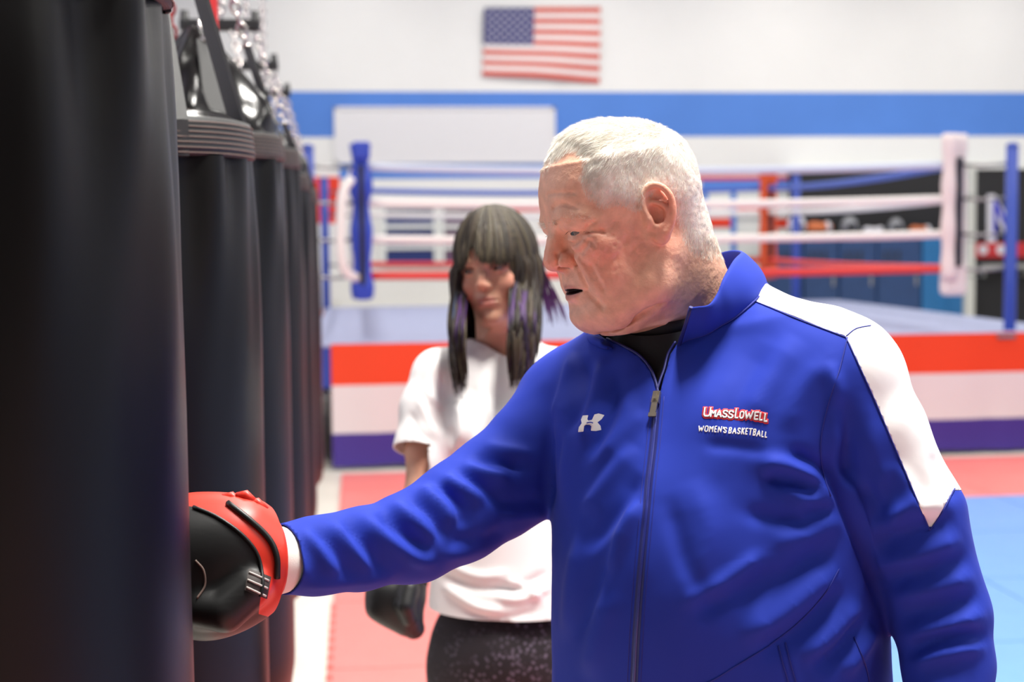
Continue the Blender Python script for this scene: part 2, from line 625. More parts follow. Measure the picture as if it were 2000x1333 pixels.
# flag
def flag():
    f = empty('wall_flag', at(1058, 90, YF))
    tag(f, 'American flag pinned up high on the white back wall', 'flag')
    Mr = mat('flag_red', lin(212, 84, 66), 0.75, sheen=0.2); Mw = mat('flag_white', lin(240, 232, 230), 0.75)
    Mb = mat('flag_blue', lin(62, 62, 118), 0.75)
    TL, TR, BL, BR = [np.array(q, float) for q in ((946, 15), (1173, 14), (942, 146), (1171, 161))]
    def P(u, v, off=0.0):
        q = (1-v)*((1-u)*TL + u*TR) + v*((1-u)*BL + u*BR)
        q = q + np.array([0, 1.5*math.sin(6*u+2*v)*v])
        w = 0.025 + 0.018*math.sin(5*u + 6*v) + 0.02*math.exp(-((u-0.78-0.25*(0.6-v))/0.05)**2)*min(1, v*1.6)
        return at(q[0], q[1], YF - 0.02 - w - off)
    def patch(name, u0, u1, v0, v1, m, nu=24, nv=3, off=0.0):
        V = []; F = []
        for side in (0, 1):
            for j in range(nv+1):
                for i in range(nu+1):
                    V.append(P(u0+(u1-u0)*i/nu, v0+(v1-v0)*j/nv, off + (0.004 if side == 0 else 0)))
        n1 = (nu+1)*(nv+1)
        for j in range(nv):
            for i in range(nu):
                a = j*(nu+1)+i
                F.append((a, a+nu+1, a+nu+2, a+1)); F.append((n1+a, n1+a+1, n1+a+nu+2, n1+a+nu+1))
        return MB().add(V, F, True).build(name, m, f)
    for k in range(13):
        patch('stripe', 0.43 if k < 7 else 0.0, 1.0, k/13, (k+1)/13, Mr if k % 2 == 0 else Mw, nv=2)
    canton = patch('canton', 0.0, 0.43, 0.0, 7/13, Mb, 14, 8)
    st = mat('star_white', lin(215, 215, 225), 0.7)
    for r in range(9):
        for q in range(6 if r % 2 == 0 else 5):
            u = 0.43*((q*2 + (1 if r % 2 == 0 else 2))/12); v = (7/13)*(r+1)/10
            ce = P(u, v, 0.009); V = [ce]; 
            for k in range(10):
                rr = 0.026 if k % 2 == 0 else 0.0105
                a = math.pi/2 + k*math.pi/5
                V.append(ce + np.array([rr*math.cos(a), 0.002, rr*math.sin(a)]))
            MB().add(V, [(0, 1+k, 1+(k+1) % 10) for k in range(10)]).build('star', st, canton)
flag()

# ---- things along the back wall, seen through the ropes
M_white_frame = mat('white_frame', lin(235, 238, 235), 0.5)
M_pane = mat('blue_pane', lin(40, 58, 120), 0.25)
M_panel_red = mat('banner_red', lin(238, 62, 34), 0.7)
M_panel_white = mat('banner_white', lin(240, 240, 238), 0.7)
bn = empty('wall_banner', at(630, 430, YF))
tag(bn, 'red over white hanging banner on the back wall beside the last punching bag', 'banner')
on_wall('red_field', 585, 346, 664, 437, M_panel_red, bn, t=0.02)
on_wall('white_field', 585, 437, 664, 590, M_panel_white, bn, t=0.02)
M_print = mat('banner_print', lin(176, 40, 30), 0.7)
for (y0, y1) in ((372, 376), (386, 390), (412, 416)):
    on_wall('print_line', 622, y0, 656, y1, M_print, bn, t=0.023)

def wall_window(n, x0, x1, y0, y1, rows, panem):
    w = empty('window_%d' % n, at((x0+x1)/2, y1, YF)); w['kind'] = 'structure'
    on_wall('window_frame', x0, y0, x1, y0+7, M_white_frame, w, t=0.07)
    on_wall('window_frame', x0, y1-7, x1, y1, M_white_frame, w, t=0.07)
    on_wall('window_frame', x0, y0, x0+9, y1, M_white_frame, w, t=0.065)
    on_wall('window_frame', x1-9, y0, x1, y1, M_white_frame, w, t=0.065)
    h = (y1-y0)/rows
    for k in range(1, rows):
        on_wall('window_bar', x0, y0+k*h-4, x1, y0+k*h+4, M_white_frame, w, t=0.055)
    for k in range(rows):
        on_wall('pane', x0+6, y0+k*h+2, x1-6, y0+(k+1)*h-2, panem, w, t=0.02)
wall_window(1, 744, 856, 402, 524, 3, M_pane)
wall_window(2, 858, 968, 402, 524, 3, mat('pane_dusky', lin(110, 84, 110), 0.25))
on_wall('painted_stripe', 1250, 344, 1600, 353, M_red_paint, wall_back, t=0.006)
on_wall('painted_stripe', 860, 402, 1200, 413, M_red_paint, wall_back, t=0.006)

# white lockers with blue uprights beyond the far right ring corner
lk = empty('notice_board', at(1470, 450, YF))
tag(lk, 'white paned board with blue uprights on the wall behind the orange ring corner', 'notice board')
for (x0, x1) in ((1378, 1426), (1436, 1500), (1512, 1560)):
    for (y0, y1) in ((374, 398), (414, 426), (446, 462), (474, 500), (506, 540)):
        on_wall('sheet', x0, y0, x1, y1, M_white_frame, lk, t=0.03)
for x in (1376, 1431, 1506):
    on_wall('upright', x-5, 362, x+5, 545, M_blue_paint, lk, t=0.05)
on_wall('top_rail', 1370, 352, 1560, 372, M_blue_paint, lk, t=0.045)
for (x0, x1, y0, y1) in ((1380, 1426, 426, 444), (1438, 1500, 400, 413), (1512, 1556, 428, 445)):
    on_wall('red_card', x0, y0, x1, y1, M_panel_red, lk, t=0.034)

# black-painted stretch of wall with lettering, on the right
YK = YF - 0.5
bw = struct(MB().box((wx(1562, YK), YK, 0), (XR, YF, wz(331, YK, 1800))).build('wall_alcove', M_black_wall))
M_grey_paint = mat('grey_metal', lin(160, 160, 158), 0.5)
MB().box((wx(1562, YK)-0.01, YK-0.02, wz(331, YK, 1800)), (XR, YF, wz(331, YK, 1800)+0.05)).build('capping', M_white_frame, bw)

def letter_obj(name, txt, lo_px, hi_px, Y, m, depth, parent, outline=0.0, shear=0.0):
    cu = bpy.data.curves.new(name, 'FONT'); cu.body = txt; cu.size = 1.0; cu.shear = shear
    cu.extrude = depth; cu.offset = outline
    o = bpy.data.objects.new('tmp', cu); COL.objects.link(o)
    dg = bpy.context.evaluated_depsgraph_get()
    me = bpy.data.meshes.new_from_object(o.evaluated_get(dg))
    bpy.data.objects.remove(o)
    V = np.array([v.co[:] for v in me.vertices])
    lo, hi = V.min(0), V.max(0)
    A = at(lo_px[0], lo_px[1], Y); B = at(hi_px[0], hi_px[1], Y)
    for v in me.vertices:
        s = (v.co.x-lo[0])/(hi[0]-lo[0]); t = (v.co.y-lo[1])/(hi[1]-lo[1])
        z = v.co.z
        v.co = (A[0]+s*(B[0]-A[0]), Y - 0.02 - z, A[2]+t*(B[2]-A[2]))
    return link(name, me, m, parent)
M_letter_blue = mat('letter_blue', lin(58, 60, 190), 0.5)
M_letter_white = mat('letter_white', lin(225, 224, 232), 0.5)
sg = empty('wall_letter', at(1950, 470, YK))
tag(sg, 'blue letter N outlined in white on the black wall beside the blue ring post', 'sign letter')
letter_obj('outline', 'N', (1926, 474), (1986, 380), YK, M_letter_white, 0.008, sg, 0.07)
letter_obj('face', 'N', (1937, 465), (1978, 390), YK, M_letter_blue, 0.02, sg, 0.01)
rs = empty('red_sign', at(1945, 490, YK))
tag(rs, 'narrow red sign with round white marks under the letter N on the black wall', 'sign')
M_sign_red = mat('sign_red', lin(205, 48, 52), 0.5)
on_wall('board', 1903, 474, 2040, 503, M_sign_red, rs, Y=YK, t=0.03)
for x in (1918, 1953, 2020):
    p = at(x, 488, YK)
    MB().lathe([(0.0, 0.05), (0.055, 0.05), (0.06, 0.045), (0.06, 0)], n=20).v
    mb = MB(); n = 20
    V = [(p[0], YK-0.036, p[2])] + [(p[0]+0.062*math.cos(2*math.pi*k/n), YK-0.036, p[2]+0.062*math.sin(2*math.pi*k/n)) for k in range(n)] + [(p[0]+0.062*math.cos(2*math.pi*k/n), YK-0.03, p[2]+0.062*math.sin(2*math.pi*k/n)) for k in range(n)]
    F = [(0, 1+(k+1) % n, 1+k) for k in range(n)] + [(1+k, 1+(k+1) % n, 1+n+(k+1) % n, 1+n+k) for k in range(n)]
    mb.add(V, F).build('white_mark', M_letter_white, rs)
sh = empty('wall_shelf', at(1945, 520, YK))
tag(sh, 'thin grey shelf on the black wall under the red sign', 'shelf')
MB().box((wx(1902, YK), YK-0.25, wz(524, YK, 1950)), (XR-1.2, YK, wz(516, YK, 1950))).build('board', M_grey_paint, sh)
for x in (1910, 1995):
    MB().box((wx(x, YK)-0.01, YK-0.22, wz(540, YK, 1950)), (wx(x, YK)+0.01, YK, wz(524, YK, 1950))).build('bracket', M_grey_paint, sh)

# blue padded wall panels and the kit lying on top of them
M_pad_blue = mat('wall_pad_blue', lin(40, 70, 118), 0.5, var=0.08)
M_pad_teal = mat('wall_pad_teal', lin(36, 112, 172), 0.5, var=0.05)
YP = YF - 1.0
pads = ((1500, 1568), (1570, 1638), (1640, 1712), (1714, 1800), (1802, 1884))
for k, (x0, x1) in enumerate(pads):
    o = MB().box((wx(x0, YP, 520), YP, 0.0), (wx(x1, YP, 520), YP+0.35, wz(458, YP, (x0+x1)/2)), 0.02)
    t = empty('locker', ((wx(x0, YP, 520)+wx(x1, YP, 520))/2, YP+0.17, 0))
    lab = ['leftmost dark blue locker, next to the orange ring corner', 'second dark blue locker from the orange ring corner',
           'middle one of the five blue lockers behind the ring', 'dark blue locker next to the brighter blue one behind the ring',
           'brighter blue locker beside the pale pillar, behind the white ring corner'][k]
    tag(t, lab, 'locker', 'blue lockers behind the ring')
    m = M_pad_teal if k == 4 else M_pad_blue
    o.build('body', m, t)
    xm = wx(x1, YP, 520) - 0.08
    zt = wz(458, YP, (x0+x1)/2)
    if k < 4:
        for j in range(3):
            xs = wx(x0, YP, 520) + 0.07 + j*0.09
            MB().box((xs, YP-0.004, zt-0.34), (xs+0.035, YP+0.001, zt-0.2)).build('vent_slot', M_black_wall, t)
    MB().box((xm, YP-0.02, 1.0), (xm+0.02, YP, 1.12)).build('handle', M_grey_paint, t)

def blob_item(name, label, cat, x, y, Y, r, m, kind):
    """training kit on the lockers: head guards (shell + ear holes + chin strap) and balls"""
    zt = wz(458, YP, x)
    p = np.array([wx(x, Y, y), Y, zt])
    t = tag(empty(name, p), label, cat)
    if kind == 'guard':
        f = Field(p-(0.2, 0.2, 0.03), p+(0.2, 0.2, 0.32), 0.012)
        ce = p + (0, 0, r)
        f.ball(ce, (r*0.9, r, r), 0.01)
        f.ball(ce+(0, -r*0.75, -r*0.25), (r*0.5, r*0.5, r*0.5), 0.02, op='cut')
        f.ball(ce+(0, 0, -0.25*r), (r*0.62, r*0.7, r*0.75), 0.01, op='cut')
        for sx in (-1, 1): f.ball(ce+(sx*r*0.75, -r*0.1, -r*0.35), (r*0.22, r*0.3, r*0.3), 0.02)
        V, Q = f.mesh(); link('shell', np_mesh(name, V, Q), m, t)
        MB().tube([ce+(-r*0.6, -r*0.5, -r*0.6), ce+(0, -r*0.75, -r*0.8), ce+(r*0.6, -r*0.5, -r*0.6)], 0.012, 6).build('chin_strap', M_black_wall, t)
    elif kind == 'glove':
        f = Field(p-(0.25, 0.2, 0.02), p+(0.25, 0.2, 0.32), 0.012)
        f.ball(p+(-0.02, 0, r*0.8), (r*1.1, r*0.75, r*0.8), 0.02)
        f.ball(p+(0.03, -r*0.55, r*0.75), (r*0.6, r*0.35, r*0.35), 0.015)
        f.cone(p+(0.05, 0, r*0.8), p+(0.14, 0, r*0.85), r*0.6, r*0.66, 0.02)
        V, Q = f.mesh(); link('mitt', np_mesh(name, V, Q), m, t)
        q = p+(0.12, 0, r*0.85)
        MB().tube([q, q+(0.045, 0, 0.003)], r*0.72, 16).build('cuff', M_letter_white, t)
M_orange = mat('kit_orange', lin(205, 110, 60), 0.5); M_kitgrey = mat('kit_grey', lin(150, 152, 158), 0.45)
blob_item('head_guard', 'white head guard on the lockers, left of the orange glove', 'head guard', 1556, 445, YP+0.17, 0.12, M_letter_white, 'guard')
blob_item('boxing_glove', 'orange boxing glove on the lockers beside the white head guard', 'boxing glove', 1594, 440, YP+0.17, 0.10, M_orange, 'glove')
blob_item('head_guard', 'grey head guard standing alone on the middle locker', 'head guard', 1659, 430, YP+0.17, 0.11, M_kitgrey, 'guard')
blob_item('boxing_glove', 'white boxing glove on the lockers between the two grey head guards', 'boxing glove', 1698, 450, YP+0.17, 0.06, M_letter_white, 'glove')
blob_item('head_guard', 'grey head guard on the lockers nearest the white ring corner', 'head guard', 1750, 425, YP+0.17, 0.10, M_kitgrey, 'guard')
blob_item('boxing_glove', 'small dull orange glove on the lockers nearest the white ring corner', 'boxing glove', 1790, 430, YP+0.17, 0.07, M_orange, 'glove')

# pale pillar
pl = empty('pillar', (wx(1893, YP-0.4, 470), YP-0.4, 0))
tag(pl, 'slim pale grey pillar in front of the black wall near the blue ring post', 'pillar')
xa, xb = wx(1885, YP-0.4, 470), wx(1902, YP-0.4, 470)
MB().box((xa, YP-0.45, 0), (xb, YP-0.35, wz(322, YP-0.4, 1893)), 0.008).build('shaft', mat('pillar_grey', lin(205, 208, 202), 0.5), pl)
for y in (382, 470, 540):
    MB().box((xa-0.004, YP-0.455, wz(y+1.5, YP-0.4, 1893)), (xb+0.004, YP-0.345, wz(y-1.5, YP-0.4, 1893))).build('joint_band', M_grey_paint, pl)

# ================================================================== MATS ON THE FLOOR
M_mat_red = mat('mat_red', lin(245, 132, 126), 0.5, bump=[(220, 0.12, 0.002, 'noise')], var=0.03)
M_mat_blue = mat('mat_blue', lin(110, 162, 230), 0.5, bump=[(220, 0.12, 0.002, 'noise')], var=0.03)
def tile_mesh(name, sx, sy, teeth_left=False):
    g = 0.004; T = 0.022
    mb = MB()
    pts = []
    if teeth_left:
        nt = 16
        for k in range(nt):
            y0 = g + (sy-2*g)*k/nt; y1 = g + (sy-2*g)*(k+1)/nt
            xo = -0.012 if k % 2 else 0.012
            pts += [(g+xo, y1), (g+xo, y0)][::-1]
        pts = pts[::-1]
        pts = [(sx-g, g), (sx-g, sy-g)] + pts
    else:
        pts = [(g, g), (sx-g, g), (sx-g, sy-g), (g, sy-g)]
    n = len(pts)
    V = [(x, y, 0) for x, y in pts] + [(x, y, T) for x, y in pts]
    F = [tuple(reversed(range(n))), tuple(range(n, 2*n))] + [(k, (k+1) % n, n+(k+1) % n, n+k) for k in range(n)]
    return mb.add(V, F).mesh(name)
red = empty('mat_flooring', (0.85, 5, 0))
tag(red, 'red interlocking foam mat flooring between the punching bags and the boxing ring', 'floor mat')
blue = empty('mat_flooring', (4, 4, 0))
tag(blue, 'light blue interlocking foam mat flooring at the right of the man in blue', 'floor mat')
tm_r = tile_mesh('mat_tile', 1, 1); tm_e = tile_mesh('mat_tile_edge', 1, 1, True); tm_b = tile_mesh('mat_tile_blue', 1, 1)
tm_r.materials.append(M_mat_red); tm_e.materials.append(M_mat_red); tm_b.materials.append(M_mat_blue)
def tile(me, x, y, par):
    o = bpy.data.objects.new('mat_tile', me); COL.objects.link(o); o.parent = par
    o.matrix_parent_inverse = Matrix.Translation(par.location).inverted()
    o.location = (x, y, 0.001)
X0 = -0.13; YM = 8.25; YEND = 9.75
yy = YM - 1
rows_y = [YM-1-k for k in range(0, 10)]
for y in rows_y:
    for k in range(9):
        x = X0 + k
        isred = k < 2
        if isred: tile(tm_e if (k == 0 and y < 6) else tm_r, x, y, red)
        else: tile(tm_b, x, y, blue)
for k in range(9):
    tile(tm_r, X0+k, YM, red)
for k in range(9):
    o = bpy.data.objects.new('mat_tile', tm_r); COL.objects.link(o); o.parent = red
    o.matrix_parent_inverse = Matrix.Translation(red.location).inverted()
    o.location = (X0+k, YM+1, 0.001); o.scale = (1, 0.5, 1)

# ================================================================== BOXING RING
RX0, RX1, RY0, RY1, RZ = -0.36, 4.90, 10.05, 15.6, 0.90
ring = empty('boxing_ring', ((RX0+RX1)/2, (RY0+RY1)/2, 0))
tag(ring, 'raised boxing ring with blue posts, padded corners and a red, white and blue skirt', 'boxing ring')
M_canvas = mat('canvas_blue', lin(170, 178, 210), 0.6, var=0.05)
M_frame_dark = mat('ring_frame_dark', lin(28, 28, 34), 0.6)
M_post_blue = mat('post_blue', lin(46, 74, 172), 0.4)
M_pad_royal = mat('pad_royal', lin(44, 70, 185), 0.45)
M_pad_black = mat('pad_black', lin(22, 22, 38), 0.5)
M_pad_white = mat('pad_white', lin(238, 224, 220), 0.5)
M_pad_orange = mat('pad_orange', lin(222, 84, 36), 0.5)
M_rope_white = mat('rope_white', lin(246, 240, 234), 0.5)
M_rope_red = mat('rope_red', lin(226, 56, 50), 0.5)
M_rope_pale = mat('rope_pale_blue', lin(205, 214, 232), 0.5)
M_rope_blue = mat('rope_blue', lin(70, 100, 190), 0.5)
M_steel = mat('steel', lin(150, 150, 150), 0.35, metal=0.9)
M_wood = mat('block_wood', lin(196, 142, 88), 0.6)
MB().box((RX0+0.12, RY0+0.12, RZ-0.12), (RX1+0.4, RY1-0.12, RZ-0.03), 0.01).build('platform', M_frame_dark, ring)
MB().box((RX0+0.02, RY0+0.02, RZ-0.03), (RX1+0.5, RY1-0.02, RZ), 0.012).build('canvas', M_canvas, ring)
for x in np.linspace(RX0+0.3, RX1-0.3, 5):
    for y in np.linspace(RY0+0.3, RY1-0.3, 4):
        MB().box((x-0.04, y-0.04, 0), (x+0.04, y+0.04, RZ-0.12)).build('leg', M_frame_dark, ring)

def skirt(x0, y0, x1, y1, za, zb, name, m, seed, n=90):
    r = np.random.default_rng(seed)
    ph = r.random(4)*6
    L = math.hypot(x1-x0, y1-y0); dx, dy = (x1-x0)/L, (y1-y0)/L; nx, ny = dy, -dx
    V = []; F = []
    nz = 6
    for side in (0, 1):
        for j in range(nz+1):
            z = za + (zb-za)*j/nz
            drop = (RZ - z)/RZ
            for i in range(n+1):
                s = L*i/n
                w = (0.012*math.sin(5.1*s+ph[0]+1.3*z) + 0.008*math.sin(11.7*s+ph[1]-2*z) + 0.005*math.sin(23*s+ph[2]))*(0.25+drop) + 0.03*drop
                w += 0.004*side
                zz = z + (0.008*math.sin(2.1*s+ph[3]) if j == 0 and za < 0.1 else 0)
                V.append((x0+dx*s+nx*w, y0+dy*s+ny*w, zz))
    n1 = (n+1)*(nz+1)
    for j in range(nz):
        for i in range(n):
            a = j*(n+1)+i
            F.append((a, a+1, a+n+2, a+n+1)); F.append((n1+a, n1+a+n+1, n1+a+n+2, n1+a+1))
    return MB().add(V, F, True).build(name, m, ring)
M_sk_red = mat('skirt_red', lin(240, 66, 18), 0.6); M_sk_white = mat('skirt_white', lin(230, 222, 222), 0.65); M_sk_blue = mat('skirt_blue', lin(66, 44, 140), 0.6)
for (x0, y0, x1, y1, sd) in ((RX0+0.17, RY0, RX1+0.52, RY0, 1), (RX1+0.52, RY0, RX1+0.52, RY1, 2), (RX0, RY1, RX0, RY0+0.3, 3)):
    skirt(x0, y0, x1, y1, 0.602, 0.895, 'red_skirt', M_sk_red, sd)
    skirt(x0, y0, x1, y1, 0.262, 0.602, 'white_skirt', M_sk_white, sd)
    skirt(x0, y0, x1, y1, 0.03, 0.262, 'blue_skirt', M_sk_blue, sd)
MB().box((RX0+0.1, RY0+0.03, 0.58), (RX0+0.19, RY0+0.1, RZ-0.01), 0.01).build('corner_flap', M_post_blue, ring)
MB().box((RX0+0.03, RY0, RZ-0.16), (RX0+0.085, RY0+0.08, RZ-0.01), 0.006).build('corner_block', M_wood, ring)
MB().box((RX1-0.2, RY0-0.02, RZ-0.05), (RX1-0.06, RY0, RZ-0.02), 0.004).build('clip', M_steel, ring)

corners = {'nl': (RX0, RY0, 1, 1), 'nr': (RX1, RY0, -1, 1), 'fl': (RX0, RY1, 1, -1), 'fr': (RX1, RY1, -1, -1)}
rope_z = [1.365, 1.63, 1.895, 2.15]
rope_m = [M_rope_red, M_rope_white, M_rope_white, M_rope_blue]
padpos = {}
for k, (px_, py_, sx, sy) in corners.items():
    X, Y = px_+sx*0.03, py_+sy*0.15
    zt = 2.27
    post = MB().tube([(X, Y, 0.0 if k != 'nr' else 0.0), (X, Y, zt)], 0.045, 16).build('post', M_post_blue, ring)
    MB().lathe([(0.0, 0.035), (0.03, 0.03), (0.048, 0.012), (0.048, 0.0)], (X, Y, zt), 16).build('post_cap', M_post_blue, post)
    qx, qy = X+sx*0.37, Y+sy*0.18
    padpos[k] = (qx, qy)
    pm = {'nl': M_pad_royal, 'nr': M_pad_white, 'fl': M_pad_white, 'fr': M_pad_orange}[k]
    top, bot = (2.31, 1.20) if k == 'nl' else (2.38, 1.28)
    if k == 'nl':
        # blue cushion, slightly pinched at each rope, with a black centre strap
        for s in (-1, 1):
            pts = []; rr = []
            for i in range(25):
                z = bot + (top-bot)*i/24
                pinch = min(abs(z-q) for q in rope_z)
                pts.append((qx+s*0.028, qy-0.03, z)); rr.append(0.047 + 0.012*math.sin(i*0.8) - 0.012*math.exp(-(pinch/0.04)**2))
            MB().tube(pts, rr, 12).build('corner_pad', pm, ring)
        MB().box((qx-0.014, qy-0.092, 1.3), (qx+0.022, qy-0.07, 2.16), 0.008).build('centre_strap', M_pad_black, ring)
        MB().box((qx-0.055, qy-0.08, 2.2), (qx+0.07, qy+0.03, 2.33), 0.02).build('pad_head', pm, ring)
        MB().box((qx-0.05, qy-0.08, 1.19), (qx+0.06, qy+0.03, 1.34), 0.02).build('pad_foot', pm, ring)
    else:
        for s in (-1, 1):
            pts = []; rr = []
            for i in range(21):
                z = bot + (top-bot)*i/20
                pts.append((qx+s*0.045, qy+s*0.03, z)); rr.append(0.06 + 0.006*math.sin(i*1.1))
            MB().tube(pts, rr, 12).build('corner_pad', pm, ring)
        MB().box((qx-0.1, qy-0.06, bot-0.12), (qx+0.1, qy+0.05, bot+0.14), 0.04).build('pad_foot', pm, ring)
        MB().box((qx-0.02, qy-0.1, 1.38), (qx+0.03, qy-0.06, 2.2), 0.008).build('centre_strap', M_pad_black, ring)
    for z in rope_z:
        MB().tube([(X, Y, z), ((X+qx)/2, (Y+qy)/2, z-0.012), (qx, qy, z)], 0.012, 8).build('turnbuckle', M_steel, ring)
def rope(a, b, z, m, sag):
    pts = []; n = 24
    for i in range(n+1):
        t = i/n
        pts.append((a[0]+(b[0]-a[0])*t, a[1]+(b[1]-a[1])*t, z - sag*4*t*(1-t)))
    MB().tube(pts, 0.03, 10).build('rope', m, ring)
for (a, b) in (('nl', 'nr'), ('nr', 'fr'), ('fl', 'fr'), ('nl', 'fl')):
    for i, z in enumerate(rope_z):
        rope(padpos[a], padpos[b], z, M_rope_pale if (i == 3 and b == 'nr') else rope_m[i], 0.015 + 0.008*i)
# white looped cover round the near left turnbuckles
lp = [(RX0+0.33, RY0+0.22, 2.06), (RX0+0.27, RY0+0.16, 1.95), (RX0+0.25, RY0+0.14, 1.7), (RX0+0.25, RY0+0.14, 1.52), (RX0+0.28, RY0+0.18, 1.40), (RX0+0.36, RY0+0.27, 1.35)]
MB().tube(smooth_curve(lp, 20), 0.035, 10).build('buckle_cover', M_rope_white, ring)

# ================================================================== PUNCHING BAGS
M_vinyl = mat('black_vinyl', lin(12, 12, 12), 0.38, spec=0.30, bump=[(420, 0.10, 0.001, 'DIAGONAL'), (14, 0.12, 0.004, 'noise')])
M_vinyl2 = mat('black_strap', lin(34, 34, 35), 0.5, bump=[(500, 0.2, 0.001, 'Z')])
M_stitch = mat('stitch', lin(112, 94, 86), 0.7)
M_hood = mat('black_vinyl_glossy', lin(16, 15, 15), 0.22, spec=0.5)
M_chain = mat('chain_steel', lin(205, 200, 196), 0.22, metal=1.0)
M_redstrap = mat('red_strap', lin(190, 40, 44), 0.6)
M_bar = mat('hanger_black', lin(30, 30, 32), 0.4)
BAGX, BR = -0.362, 0.2
bag_y = [1.35, 2.4, 3.42, 4.42, 5.42, 6.42]
bag_labels = ['black heavy punching bag in the close foreground, at the left edge',
              'black punching bag directly behind the foreground one, with a stitched band at its top',
              'third black punching bag of the row, its gathered hood hung on red-tinted chains',
              'fourth black punching bag of the row, counted from the foreground',
              'fifth black punching bag of the row, next to last',
              'last black punching bag of the row, nearest the blue ring post']
def link_mesh():
    R, r = 0.016, 0.0042
    V = []; F = []; n, m = 12, 6
    for i in range(n):
        a = 2*math.pi*i/n
        cx, cz = R*0.62*math.cos(a), R*math.sin(a)
        for j in range(m):
            b_ = 2*math.pi*j/m
            V.append((cx + r*math.cos(b_)*math.cos(a), r*math.sin(b_), cz + r*math.cos(b_)*math.sin(a)))
    for i in range(n):
        for j in range(m):
            F.append((i*m+j, i*m+(j+1) % m, ((i+1) % n)*m+(j+1) % m, ((i+1) % n)*m+j))
    return V, F
LV, LF = link_mesh()
def chain_part(name, a, b, parent, m):
    a, b = np.asarray(a, float), np.asarray(b, float)
    L = np.linalg.norm(b-a); n = max(2, int(L/0.025)); t = (b-a)/L
    ref = np.array([1.0, 0, 0]) if abs(t[0]) < 0.9 else np.array([0, 1.0, 0])
    u = np.cross(t, ref); u /= np.linalg.norm(u); w = np.cross(t, u)
    mb = MB()
    for k in range(n):
        p = a + t*L*(k+0.5)/n
        e1, e2 = (u, w) if k % 2 == 0 else (w, u)
        mb.add([p + q[0]*e1 + q[1]*e2 + q[2]*t for q in LV], LF, True)
    return mb.build(name, m, parent)
ZT = 1.79     # top of the stuffed cylinder
